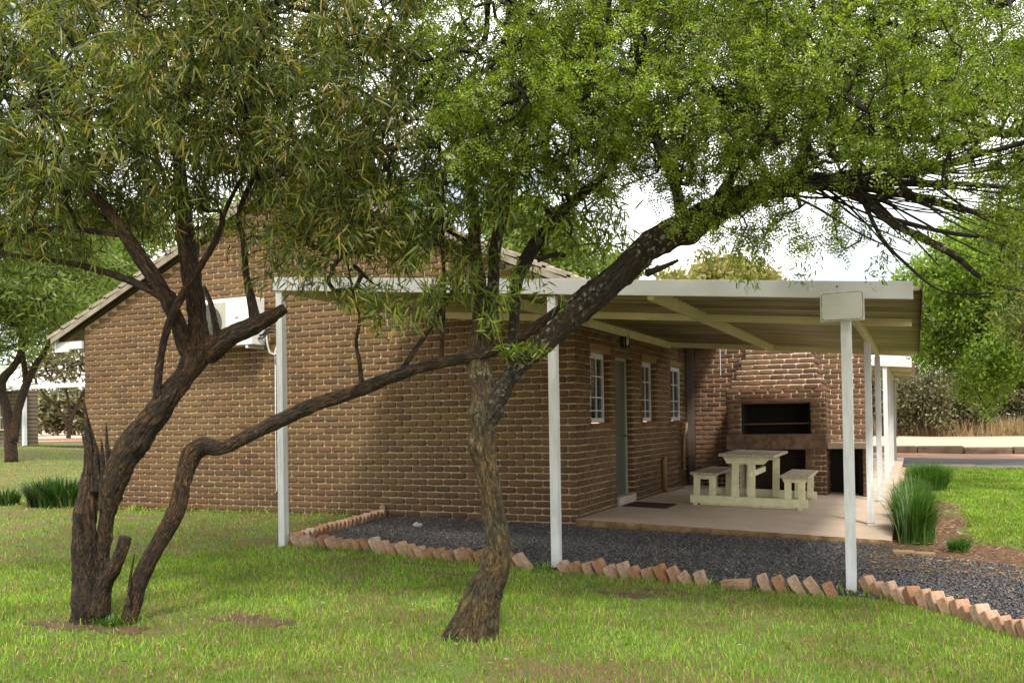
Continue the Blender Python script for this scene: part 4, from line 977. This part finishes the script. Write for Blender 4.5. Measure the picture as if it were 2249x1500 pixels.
# ---- tree B : centre tree whose limb arches to the right
rootB, trB, tlB, brB, limbsB = big_tree('bushwillow_tree', 'tree with a curved rough trunk in front of the wall, its lichen-spotted limb arching right', Ug(1045, 1400), LIMBS_B, None, 20)
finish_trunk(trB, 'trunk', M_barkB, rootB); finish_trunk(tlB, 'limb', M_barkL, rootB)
painted_hole(1090, 1305, DB - .128, .009, .028, rootB, .1); painted_hole(1076, 1330, DB - .13, .007, .009, rootB)
REG_B1 = [(1060, 420, 210, 90, 4.8, 6.2, .9), (1150, 250, 260, 200, 4.8, 6.4, 1.0), (1080, 620, 150, 80, 5.1, 5.7, .12), (1290, 490, 110, 80, 5.1, 5.8, .9), (1000, 680, 120, 70, 5.1, 5.6, .06), (960, 540, 130, 60, 5.1, 5.8, .5)]
tB1 = ell(REG_B1, 640, 6)
REG_B2 = [(1500, 120, 430, 270, 4.0, 6.2, 3), (1950, 120, 430, 260, 3.9, 6.2, 3), (1180, 120, 280, 260, 4.3, 6.2, 1.8), (1650, 320, 360, 110, 4.4, 5.6, 3.2), (1980, 330, 200, 70, 4.2, 5.2, 2.0), (2080, 440, 160, 60, 4.2, 5.2, .5), (2250, 300, 230, 210, 3.9, 5.6, 1.8), (1350, 360, 160, 80, 4.6, 5.8, 1.4),
          (2260, 520, 110, 150, 4.0, 5.2, 1.1), (1600, 470, 130, 60, 4.7, 5.2, 1.6), (1760, 400, 150, 40, 4.5, 5.1, 2.0), (1790, 490, 190, 60, 4.5, 5.2, .50), (1960, 520, 60, 60, 4.5, 4.9, .4), (1640, 540, 40, 40, 4.7, 5.1, 1.5), (1600, -330, 900, 220, 4.0, 6.5, 1.5), (2500, 0, 250, 400, 4, 6, .7), (1060, 300, 150, 110, 4.6, 5.4, 1.0)]
tB2 = ell(REG_B2, 5600, 7)
mb1, tp1, td1, cn1 = grow(limbsB, tB1, seed=3, droop=.08)
tag(mb1.build('twigs', M_twig, rootB), kind='stuff')
P, D = onsprig(tp1[cn1 < 10], td1[cn1 < 10], 12500, r_, .03, 8); leaves('foliage', P, D, (.05, .115), (.007, .0135), M_leafA2, rootB, 8, droop=.55, spread=.6)
mb2, tp2, td2, cn2 = grow(limbsB[5:6] + limbsB[9:], tB2, seed=4, droop=.0)
tag(mb2.build('twigs', M_twig, rootB), kind='stuff')
P, D = onsprig(tp2[cn2 < 12], td2[cn2 < 12], 48000, r_, .026, 7); fronds('foliage', P, D, M_leafB, rootB, 9, L=(.055, .10), lw=(.023, .0105), pairs=5)
# hanging sprigs below the limb
hs = []
for (x, y, d, ln, n) in ((1755, 500, 4.9, .30, 60), (1780, 505, 4.9, .34, 60), (1925, 500, 4.8, .26, 70), (1940, 480, 4.8, .36, 60), (1640, 510, 5.0, .28, 120), (1660, 500, 5.0, .36, 120), (1680, 480, 5.05, .30, 90), (1560, 520, 5.1, .16, 50), (1600, 520, 5.05, .2, 70)):
    b = U(x, y, d); t = r_.random(n)[:, None]; sw = r_.normal(0, .02, 3)
    hs.append(b + np.array([0, 0, -1.]) * t * ln + sw * np.sin(t * 5) + r_.normal(0, .008, (n, 3)))
hs = np.concatenate(hs); leaves('foliage', hs, np.tile([0, 0, -1.], (len(hs), 1)), (.015, .05), (.006, .010), M_leafA2, rootB, 10, droop=.4, spread=.9)
leaves('sprouts', norm(r_.normal(0, 1, (260, 3))) * [.12, .12, .02] + U(1150, 775, DB - .12), np.tile([0, 0, 1.], (260, 1)), (.04, .08), (.007, .012), M_leafA2, rootB, 12, droop=.2)

# ================================================================== GRASS
M_blade = leafmat('lawn grass', [(0, (.07, .17, .012)), (.30, (.155, .31, .020)), (.65, (.27, .46, .032)), (.86, (.42, .54, .06)), (.91, (.58, .48, .20)), (1, (.36, .23, .10))], .4, vsc=1.3, dark=.6)
def blades(name, N, bx, keep, h, wd, mat, lean=.5, zoff=-.006):
    x = rng.uniform(bx[0], bx[1], N); y = rng.uniform(bx[2], bx[3], N); k = keep(x, y); x, y = x[k], y[k]; N = len(x)
    d = np.hypot(x - CAMn[0], y - CAMn[1]); f = np.clip(d / 6, 1, 3.5)
    cl = .5 + .5 * np.sin(x * 7.1 + 2 * np.sin(y * 5.3)) * np.sin(y * 8.3 + 2 * np.sin(x * 4.7)); H = rng.uniform(h[0], h[1], N) * (.75 + .5 * cl); W = rng.uniform(wd[0], wd[1], N) * f
    a = rng.uniform(0, 6.283, N); l = rng.uniform(0, lean, N) + .1; b = rng.uniform(0, 6.283, N)
    z = g(x, y) + zoff; dx, dy = np.cos(a), np.sin(a); sx, sy = np.cos(b) * W / 2, np.sin(b) * W / 2
    P = lambda t, o, w_: np.stack([x + dx * H * l * o + sx * w_, y + dy * H * l * o + sy * w_, z + H * t * (1 - .12 * l * o)], -1)
    V = np.stack([P(0, 0, -1), P(0, 0, 1), P(.55, .35, .85), P(.55, .35, -.85), P(1, 1.3, 0)], 1).reshape(-1, 3)
    i = (np.arange(N) * 5)[:, None]
    return npmesh(name, V, [i + [0, 1, 2, 3], i + [3, 2, 4]], mat)
def front_y(x): return np.interp(x, [-2.25, .8, 3.3, 3.7, 4.05, 4.4, 4.8, 8], [-2.72, -2.95, -3.08, -3.05, -3.42, -3.96, -4.65, -4.7])
def dirtf(x, y): return np.clip(dirtq(x, y) * .9 - .1, .16, 1)
def patch(x, y):
    n = np.sin(x * 2.1 + 1.3 * np.sin(y * 1.7)) * .5 + np.sin(y * 3.1 + x * 1.1 + 2 * np.sin(x * .9)) * .5 + .35 * np.sin(x * 9 + y * 5) * np.sin(y * 11 - x * 4)
    return np.clip(.78 + .32 * n, .3, 1)
def front(x, y):
    d = np.hypot(x - CAMn[0], y - CAMn[1])
    k = (y < np.where(x < -2.25, 99, front_y(x))) & ~((x > -8.35) & (x < 0) & (y > -.01)) & ~((x > -2.72) & (y > -2.6) & (y < .1) & (x > -2.28 - .17 * (y + 2.6)))
    k &= (np.abs(y - .0) < 99) & (d < 9.5) & (d > 2.2)
    return k & (rng.random(len(x)) < dirtf(x, y) * patch(x, y) * np.clip(6.5 / d, 0, 1) ** 1.2)
tag(blades('lawn_grass', 460000, (-4.8, 5.6, -9.2, 0.0), front, (.020, .055), (.0028, .0055), M_blade), 'short green lawn grass under the trees in the foreground', 'grass', kind='stuff')
def leftl(x, y):
    d = np.hypot(x - CAMn[0], y - CAMn[1]); px = (x - CAMn[0]) * RMn[0, 0] + (y - CAMn[1]) * RMn[1, 0]
    k = ~((x > -8.35) & (y > -.01)) & (d >= 9.5) & (x < -2.2) & ~((x > -2.9) & (y > -2.7))
    return k & (rng.random(len(x)) < np.clip(10 / d, 0, 1) ** 1.5 * patch(x, y))
tag(blades('lawn_grass', 420000, (-34, -2.2, -7, 18), leftl, (.025, .06), (.003, .006), M_blade), 'lawn grass stretching away past the left end of the gable wall', 'grass', kind='stuff')
def rightl(x, y):
    return ((y > edge_soil(x) + .05) & (x > 3.6) & (y < 15.1) & ~((x < 4.3) & (y < 5)) ) & (rng.random(len(x)) < patch(x, y) * np.clip(14 / (y + 11), 0, 1))
tag(blades('lawn_grass', 230000, (3.55, 9.5, .1, 15.1), rightl, (.03, .065), (.003, .006), M_blade), 'bright lawn grass to the right of the veranda floor', 'grass', kind='stuff')
# longer weeds along the wall foot, posts and edging
def weeds(x, y):
    k = ((y > -.16) & (x < -2.8) & (x > -8.4)) | ((np.abs(y - front_y(x)) < .07) & (x > -2.2)) | (((x - .83) ** 2 + (y + 2.85) ** 2) < .02) | (((x - 3.34) ** 2 + (y + 2.82) ** 2) < .03) | (((x + 1.05) ** 2 / 3 + (y + 5.93) ** 2) < .03) | (((x - 1.28) ** 2 + (y + 5.33) ** 2) < .035)
    return k & (rng.random(len(x)) < .45 * (1 + .6 * np.sin(x * 13)))
tag(blades('wall_foot_grass', 120000, (-8.4, 4.8, -6.2, -.02), weeds, (.04, .11), (.004, .007), M_blade, .8), 'longer grass along the wall foot and brick edging', 'grass', kind='stuff')
# fallen leaves and straw
def litter(name, N, bx, keep, mat, L=(.02, .05)):
    x = rng.uniform(bx[0], bx[1], N); y = rng.uniform(bx[2], bx[3], N); k = keep(x, y); x, y = x[k], y[k]
    P = np.stack([x, y, g(x, y) + rng.uniform(.018, .035, len(x))], -1); D = norm(rng.normal(0, 1, (len(x), 3)) * [1, 1, .12])
    return leaves(name, P, D, L, (.004, .009), mat, None, 5, droop=0, spread=.02, curl=.3, jit=0)
M_lit = leafmat('fallen leaves', [(0, (.13, .06, .025)), (.6, (.28, .16, .06)), (1, (.46, .36, .19))], .1)
tag(litter('fallen_leaves', 11000, (-4.5, 6, -8, .0), lambda x, y: (rng.random(len(x)) < .8) & ~((x < 0) & (y > -.05)), M_lit, (.012, .034)), 'small dry leaves scattered over lawn and gravel', 'leaves', kind='stuff')
tag(litter('leaf_litter', 9000, (3.3, 8, -1.8, 5), lambda x, y: (y < .9) | (x < 4.4) & (x > 3.55), M_lit, (.03, .09)), 'straw and dry leaves lying on the red soil', 'leaves', kind='stuff')
# ================================================================== CLUMPS
M_strap = leafmat('strap leaves', [(0, (.012, .045, .012)), (.5, (.035, .095, .020)), (.85, (.075, .15, .03)), (1, (.20, .22, .07))], .3, vsc=3)
M_strap2 = leafmat('clump grass', [(0, (.03, .09, .015)), (.5, (.07, .17, .025)), (.9, (.13, .25, .04)), (1, (.28, .28, .09))], .35, vsc=3)
def clump(name, label, cat, x, y, rx, ry, n, H, W, mat, group=None, seed=1):
    r = np.random.default_rng(seed); a = r.uniform(0, 6.283, n); q = np.sqrt(r.random(n)); px = x + rx * .55 * q * np.cos(a); py = y + ry * .55 * q * np.sin(a); z = g(px, py)
    h = r.uniform(H[0], H[1], n); l = (.15 + .85 * q) * r.uniform(.3, 1.0, n); a2 = a + r.normal(0, .7, n); dx, dy = np.cos(a2), np.sin(a2); w_ = r.uniform(W[0], W[1], n); bx, by = -dy, dx
    rows = []
    T = np.linspace(0, 1, 6)
    for t in T:
        o = l * h * (t ** 1.6) * .9; zz = z + h * (t * (1.0) - .42 * l * t ** 3) ; ww = w_ * (1 - t ** 2.2) * .5 + .0004
        rows += [np.stack([px + dx * o - bx * ww, py + dy * o - by * ww, zz], -1), np.stack([px + dx * o + bx * ww, py + dy * o + by * ww, zz], -1)]
    V = np.stack(rows, 1).reshape(-1, 3); i = (np.arange(n) * 12)[:, None]
    root = None
    o = npmesh(name, V, [np.concatenate([i + [2 * k, 2 * k + 1, 2 * k + 3, 2 * k + 2] for k in range(5)])], mat, None, True)
    return tag(o, label, cat, group)
clump('strap_leaf_plant', 'large dark green strap-leaved clump on the lawn at the left corner of the house', 'plant', -9.15, .12, .95, .6, 1000, (.34, .58), (.018, .032), M_strap, seed=1)
clump('strap_leaf_plant', 'smaller strap-leaved clump at the far left beside the larger dark clump', 'plant', -10.35, .05, .5, .4, 330, (.20, .38), (.012, .022), M_strap, seed=2)
def border(N):
    r = np.random.default_rng(33); y = .05 + r.random(N) ** 1.35 * 5.6; x = 3.70 + r.normal(0, .055, N) + .05 * np.sin(y * 5); cy = np.round(y / .42) * .42; return x, y, r
def border_mesh(N):
    x, y, r = border(N); side = np.sign(x - 3.70) * np.minimum(1, np.abs(x - 3.70) / .1); H = r.uniform(.22, .55, N) * (1 + .22 * np.sin(y * 9) + .15 * np.sin(y * 23)); H *= np.clip(1.1 - y * .06, .6, 1.1)
    a = np.where(side > 0, 0, np.pi) + r.normal(0, 1.1, N); a = np.where(y < .3, a * .5 - np.pi * .25, a); l = r.uniform(.15, .75, N); W = r.uniform(.006, .015, N); dx, dy = np.cos(a), np.sin(a); rows = []
    for t in np.linspace(0, 1, 6):
        o = l * H * t ** 1.6 * .8; z = g(x, y) + H * (t - .45 * l * t ** 3); w_ = W * (1 - t ** 2.2) * .5 + .0004
        rows += [np.stack([x + dx * o + dy * w_, y + dy * o - dx * w_, z], -1), np.stack([x + dx * o - dy * w_, y + dy * o + dx * w_, z], -1)]
    V = np.stack(rows, 1).reshape(-1, 3); i = (np.arange(N) * 12)[:, None]
    return npmesh('border_grass', V, [np.concatenate([i + [2 * k, 2 * k + 1, 2 * k + 3, 2 * k + 2] for k in range(5)])], M_strap2, None, True)
tag(border_mesh(9500), 'tall lush green grass growing in a strip along the right edge of the slab', 'grass', kind='stuff')
clump('grass_clump', 'separate darker grass clump at the far end of the strip along the slab', 'plant', 3.95, 7.6, .5, 1.0, 1600, (.40, .60), (.008, .015), M_strap2, seed=6)
clump('weed_tuft', 'small leafy weed in the soil at the foot of the tall grass clump', 'plant', 4.12, -.25, .16, .14, 260, (.10, .22), (.006, .012), M_strap2, seed=7)
clump('weed_tuft', 'low weed between the two stems of the left tree', 'plant', -1.02, -5.98, .26, .12, 260, (.03, .09), (.005, .010), M_strap2, seed=8)

# ================================================================== NEXT HOUSE (right, beyond)
c2 = thing('far_canopy', 'sunlit white canopy of the next unit, beyond the braai wall', 'canopy', (3.2, 10, -.06))
def r2(x): return 2.20 - .0856 * (x - 3.71)
m = MB(); y = 9.6
def beam2(m, x0, x1, y0, y1, a, b):
    m.add([(x, yy, r2(x) + dz) for x in (x0, x1) for yy in (y0, y1) for dz in (a, b)], [(0, 1, 3, 2), (4, 6, 7, 5), (0, 4, 5, 1), (2, 3, 7, 6), (0, 2, 6, 4), (1, 5, 7, 3)])
beam2(m, .02, 3.70, 9.6, 9.65, -.01, .15); m.build('fascia', M_white, c2)
for yy in (12.0, 14.4, 16.8):
    m = MB(); beam2(m, .02, 3.68, yy, yy + .06, 0, .08); m.build('purlin', M_cream, c2)
m = MB(); beam2(m, 3.16, 3.22, 9.651, 18, -.012, .085); m.build('rafter', M_cream, c2)
m = MB(); beam2(m, .02, 3.76, 9.651, 18, .09, .10); m.build('roof_sheet', M_sheet, c2)
for yy in (9.68, 12.0, 14.4, 17.6):
    m = MB(); m.box(3.15, 3.23, yy - .04, yy + .04, floorz(3.2) - .1, r2(3.2) - .012); m.build('post', M_white, c2)
m = MB(); m.box(.0, 3.4, 9.52, 19, -.3, floorz(3.2)); tag(m.build('far_floor', M_conc), 'concrete floor under the next canopy', 'patio slab')

# ================================================================== HOUSE at far left
H2 = Ug(57, 987); hx, hy, hz = map(float, H2); hd = dep(H2)
def zat(py, d=hd): return 1.25 + (939 - py) / FPX * d
M_farbrick, n, b, _ = nodes('far brick')
bt = n.nodes.new('ShaderNodeTexBrick'); tcb = n.nodes.new('ShaderNodeTexCoord'); mpb = n.nodes.new('ShaderNodeMapping'); mpb.inputs['Rotation'].default_value = (R_(90), 0, 0); n.links.new(tcb.outputs['Object'], mpb.inputs[0]); n.links.new(mpb.outputs[0], bt.inputs['Vector'])
bt.inputs['Scale'].default_value = 1; bt.inputs['Brick Width'].default_value = .46; bt.inputs['Row Height'].default_value = .17; bt.inputs['Mortar Size'].default_value = .022
bt.inputs['Color1'].default_value = (.12, .085, .055, 1); bt.inputs['Color2'].default_value = (.075, .052, .034, 1); bt.inputs['Mortar'].default_value = (.20, .17, .12, 1)
n.links.new(bt.outputs['Color'], b.inputs['Base Color']); b.inputs['Roughness'].default_value = .9
lh = thing('far_cottage', 'dark brick cottage with green roof and white fascia seen past the left tree', 'house', (hx - 4, hy, hz))
mb = MB(); mb.box(hx - 9, hx, hy, hy + .6, hz - .3, zat(856)); mb.build('wall', M_farbrick, lh)
mb = MB(); mb.box(hx - 2.0, hx - 1.2, hy - .05, hy + .1, hz + .9, hz + 2.1); wn = mb.build('window', M_glass, lh)
mb = MB()
for x in (hx - 2.04, hx - 1.62, hx - 1.2): mb.box(x, x + .06, hy - .08, hy - .055, hz + .85, hz + 2.15)
for z in (hz + .85, hz + 1.4, hz + 2.1): mb.box(hx - 2.0, hx - 1.2, hy - .079, hy - .056, z, z + .06)
mb.build('frame', M_cream, wn)
z0, z1 = zat(856), zat(836)
mb = MB(); mb.box(hx - 10, hx + .9, hy - 1.5, hy - 1.42, z0, z1); mb.build('fascia', M_white, lh)
mb = MB(); mb.box(hx - 3, hx + 6.5, hy - 1.2, hy - 1.1, zat(858), zat(849)); mb.build('beam', M_white, lh)
pq = Ug(54, 989); mb = MB(); mb.box(pq[0] - .07, pq[0] + .07, pq[1] - .07, pq[1] + .07, pq[2] - .2, zat(850)); mb.build('post', M_white, lh)
mb = MB(); mb.add([(hx - 10, hy - 1.5, z1), (hx + .6, hy - 1.5, z1), (hx - 10, hy + .55, z1 + .75), (hx - .9, hy + .55, z1 + .75), (hx - 10, hy - 1.5, z1 + .05), (hx + .6, hy - 1.5, z1 + .05), (hx - 10, hy + .55, z1 + .8), (hx - .9, hy + .55, z1 + .8)],
     [(0, 1, 3, 2), (4, 6, 7, 5), (0, 4, 5, 1), (1, 5, 7, 3)]); mb.build('roof', simple('green metal roof', (.34, .42, .30), (.26, .32, .22), 2, .5), lh)
kz = MB(); kz.box(hx + .2, hx + 30, hy - .3, hy, hz - .2, hz + .18); tag(kz.build('garden_kerb', M_wood), 'long low dark kerb at the edge of the left lawn', 'kerb')

# ================================================================== BACKGROUND TREES
def bgtree(name, label, base, trunkpts, regs, N, nleaf, mat, L, W, seed, barkm=None, group=None, droop=.2, r0=.012, sp=.25, step=.35, cat='tree', rmax=.12):
    root = thing(name, label, cat, base, group)
    limbs = []; tm = BK()
    for path in trunkpts:
        P, Rr = L3(path) if len(path[0]) == 4 else ([np.array(p[:3]) for p in path], [p[3] for p in path])
        P, Rr = resample(P, Rr, .25); limbs.append((P, Rr)); bark_tube(tm, P, Rr, 12, .1, seed)
    tm.build('trunk', barkm or M_barkA, root, True)
    t = ell(regs, N, seed); mb, tp, td, cn = grow(limbs, t, step=step, wob=.08, r0=r0, seed=seed, rmax=rmax)
    mb.build('branch', M_twig if barkm is None else barkm, root)
    if nleaf:
        r = np.random.default_rng(seed + 1); P, D = onsprig(tp[cn < 10], td[cn < 10], nleaf, r, sp)
        leaves('foliage', P, D, L, W, mat, root, seed, droop=droop, spread=.8)
    return root
M_bg1 = leafmat('light green foliage', [(0, (.09, .15, .03)), (.5, (.17, .25, .045)), (1, (.29, .33, .09))], .45, vsc=.6)
M_bg2 = leafmat('yellow green foliage', [(0, (.16, .17, .05)), (.5, (.30, .27, .09)), (1, (.42, .36, .14))], .4, vsc=.6)
M_bg3 = leafmat('green crown', [(0, (.09, .15, .022)), (.5, (.20, .30, .045)), (1, (.42, .50, .10))], .6, vsc=.8, dark=.6)
M_bg4 = leafmat('grey olive scrub', [(0, (.06, .055, .03)), (.5, (.13, .125, .06)), (.85, (.21, .21, .08)), (1, (.34, .29, .15))], .2, vsc=.5)
M_grey = simple('grey bare twigs', (.13, .10, .075), (.06, .045, .032), 6, .9)
# tree at right behind the canopy
bgtree('leafy_tree', 'full bright green tree at the right edge beyond the canopy', Ug(2340, 1035), [[(2340, 1045, 24, 16), (2320, 900, 24, 14), (2230, 780, 24, 12), (2150, 690, 24, 8), (2100, 620, 24, 5)], [(2240, 850, 24, 10), (2300, 700, 24, 8), (2330, 560, 24, 5)]],
       [(2120, 660, 120, 100, 22, 26, 2.2), (2200, 560, 150, 110, 21, 26, 1.6), (2200, 760, 130, 90, 21.5, 25, 1.6), (2330, 600, 160, 200, 21, 26, 1), (2040, 610, 80, 55, 23, 25, .9), (2150, 850, 50, 50, 23.5, 25, .8), (2040, 760, 60, 60, 23, 25.5, .8)], 1000, 85000, M_bg3, (.07, .14), (.035, .065), 31, sp=.16, r0=.008)
bgtree('willow_spray_tree', 'olive willow-leaved tree crown poking in at the right edge in front of the green one', Ug(2330, 1120), [[(2330, 1120, 15, 20), (2330, 950, 15, 16), (2290, 800, 15, 10), (2240, 720, 15, 5)]],
       [(2260, 710, 70, 50, 14, 16, 1), (2330, 680, 90, 120, 14, 16.5, .8)], 160, 7000, M_leafA, (.10, .2), (.014, .024), 32, sp=.12, r0=.006)
bgtree('yellow_tree', 'pale yellow-green tree top showing above the canopy fascia', Ug(1580, 1000), [[(1580, 1000, 45, 8), (1580, 760, 45, 6), (1570, 650, 45, 4)]],
       [(1580, 625, 85, 55, 42, 48, 1), (1500, 640, 60, 40, 42, 48, .8), (1590, 720, 120, 60, 42, 48, .5)], 260, 15000, M_bg2, (.2, .36), (.10, .18), 33, r0=.02, sp=.3, step=.6)
bgtree('yellow_tree', 'smaller pale tree top right of the other one above the fascia', Ug(1670, 1000), [[(1665, 1000, 50, 6), (1668, 760, 50, 4), (1670, 650, 50, 3)]],
       [(1672, 625, 34, 50, 48, 52, 1), (1660, 700, 60, 50, 48, 52, .6)], 140, 5500, M_bg2, (.2, .34), (.10, .16), 34, r0=.018, sp=.3, step=.6)
bgtree('green_tree', 'green tree top rising behind the right slope of the roof', Ug(1225, 1000), [[(1225, 1000, 38, 9), (1225, 760, 38, 7), (1225, 600, 38, 5)]],
       [(1225, 560, 80, 75, 35, 41, 1), (1150, 520, 90, 90, 35, 41, .8), (1330, 600, 70, 50, 35, 41, .5)], 260, 16000, M_bg1, (.2, .34), (.08, .14), 35, r0=.018, sp=.3, step=.6)
bgtree('green_tree', 'tall tree standing behind the roof ridge', Ug(650, 1000), [[(650, 1000, 34, 12), (650, 700, 34, 10), (655, 500, 34, 6)]],
       [(650, 430, 110, 70, 31, 37, 1), (560, 500, 120, 80, 31, 37, .6), (800, 480, 140, 80, 32, 38, .8)], 260, 14000, M_bg1, (.2, .34), (.07, .12), 36, r0=.018, sp=.3, step=.6)
# left side trees
bgtree('forked_tree', 'tree with a forked reddish trunk in front of the far cottage', Ug(25, 1012), [[(25, 1016, 28, 14), (22, 960, 28, 12), (15, 900, 28, 10), (2, 840, 28, 10), (40, 790, 28, 7), (60, 700, 28, 5)], [(28, 970, 28, 11), (40, 900, 28, 9), (60, 840, 28, 8), (85, 790, 28, 6), (105, 760, 28, 5), (130, 640, 28, 4)], [(58, 845, 28, 7), (50, 780, 28, 5), (40, 700, 28, 4)], [(5, 850, 28, 8), (-30, 780, 28, 6), (-60, 650, 28, 4)]],
       [(60, 620, 160, 110, 25, 31, 2), (-80, 600, 160, 160, 25, 31, 1), (150, 520, 130, 90, 26, 31, 1.0), (90, 720, 90, 45, 26, 30, .8), (190, 640, 60, 50, 26, 29, .7), (10, 755, 60, 40, 28.5, 31, .9)], 620, 24000, M_bg1, (.16, .30), (.035, .06), 37, r0=.012, sp=.25, step=.4)
bgtree('leaning_tree', 'dark bare-trunked tree on the red earth between cottage and gable wall', Ug(150, 962), [[(150, 962, 62, 5), (155, 930, 62, 4), (165, 900, 62, 3.5), (185, 860, 62, 3), (210, 820, 62, 2)], [(150, 940, 62, 4), (130, 900, 62, 3), (100, 870, 62, 2.5), (80, 840, 62, 2)], [(156, 925, 62, 3), (150, 880, 62, 3), (140, 830, 62, 2)]],
       [(150, 790, 110, 50, 58, 66, 1), (230, 760, 60, 60, 58, 66, .5)], 260, 3600, M_bg4, (.25, .45), (.07, .14), 38, r0=.03, sp=.5, step=.9)
bgtree('pale_tree', 'pale green tree behind the left roof slope', Ug(250, 985), [[(250, 985, 44, 8), (250, 800, 44, 7), (240, 650, 44, 4)]],
       [(215, 560, 100, 110, 40, 48, 1), (330, 520, 60, 60, 41, 47, .4), (120, 640, 90, 80, 41, 47, .6)], 260, 11000, M_bg1, (.25, .45), (.08, .14), 39, r0=.02, sp=.4, step=.7)
# scrub thicket at right and left
rr = random.Random(9)
sc_spots = [(1975, 47, 120), (2015, 50, 140), (2060, 46, 130), (2105, 49, 160), (2150, 46, 150), (2195, 50, 185), (2240, 47, 170), (2290, 50, 190), (2350, 47, 160), (1930, 50, 120)]
sc_spots.sort()
for i, (px, d, hpx) in enumerate(sc_spots):
    lab = [ORD[i] + ' grey-green thorn bush from the left in the far thicket beyond the kerb']
    yb = 958
    b = U(px, yb, d); k = [[(px, yb + 4, d, 2.2), (px + rr.uniform(-8, 8), yb - hpx * .4, d, 1.6), (px + rr.uniform(-14, 14), yb - hpx * .8, d, 1)], [(px + 3, yb, d, 1.8), (px + 22, yb - hpx * .5, d, 1.2)], [(px - 3, yb, d, 1.8), (px - 24, yb - hpx * .5, d, 1.2)]]
    o = bgtree('thorn_bush', lab[0], b, k, [(px, yb - hpx * .62, 36, hpx * .5, d - 1.5, d + 1.5, 1)], 420, 6500, M_bg4, (.12, .24), (.05, .10), 60 + i, barkm=M_grey, group='thorn bushes of the far thicket', r0=.013, sp=.3, step=.45, cat='bush', rmax=.04)
for i, (px, d, hpx) in enumerate([(60, 92, 90), (100, 88, 80), (140, 92, 90), (180, 88, 85)]):
    yb = 945; b = U(px, yb, d)
    bgtree('thorn_bush', ORD[i] + ' hazy grey bush of the distant row left of the gable wall', b, [[(px, yb, d, 1.5), (px, yb - hpx * .6, d, 1)]], [(px, yb - hpx * .5, 36, hpx * .5, d - 2, d + 2, 1)], 110, 2600, M_bg4, (.4, .8), (.15, .3), 80 + i, barkm=M_grey, group='distant bushes at far left', r0=.02, sp=.5, step=.9, cat='bush', rmax=.05)
M_dry = leafmat('dry grass', [(0, (.32, .22, .13)), (.6, (.50, .37, .23)), (1, (.66, .54, .36))], .3, vsc=.4)
def drygrass(name, N, bx, H, label):
    x = rng.uniform(bx[0], bx[1], N); y = rng.uniform(bx[2], bx[3], N); P = np.stack([x, y, g(x, y) - .02], -1)
    return tag(leaves(name, P, np.tile([0, 0, 1.4], (N, 1)), H, (.02, .045), M_dry, None, 6, droop=-.6, spread=.3, jit=.0), label, 'grass', kind='stuff')
drygrass('dry_grass', 30000, (-2, 22, 40.5, 46.5), (.6, 1.25), 'tall dry straw-coloured grass at the foot of the far thicket')
drygrass('dry_grass', 9000, (-70, -45, 58, 68), (.6, 1.4), 'dry grass behind the red earth at far left')
M_wd = MB(); wp = U(1969, 962, 44); M_wd.tube([wp + np.array([0, 0, -.2]), wp + np.array([0, 0, 2.75])], .045, 8)
tag(M_wd.build('fence_pole', M_wood, None, True), 'thin dark pole standing in front of the far thicket', 'pole')

m_st = random.Random(21)
for i, (px_, py_, ln_) in enumerate(((35, 1208, .30),)):
    b = Ug(px_, py_); a_ = m_st.uniform(-.5, .5); q = [b + np.array([math.cos(a_) * t * ln_, math.sin(a_) * t * ln_ + .03 * math.sin(t * 3), .04 + .008 * math.sin(t * 4)]) for t in np.linspace(0, 1, 7)]
    mm_ = MB(); mm_.tube(q, [.0035, .0033, .003, .0028, .0025, .002, .0015], 6)
    tag(mm_.build('fallen_stick', M_twig, None, True), 'curved dark stick lying on the lawn at far left', 'stick')
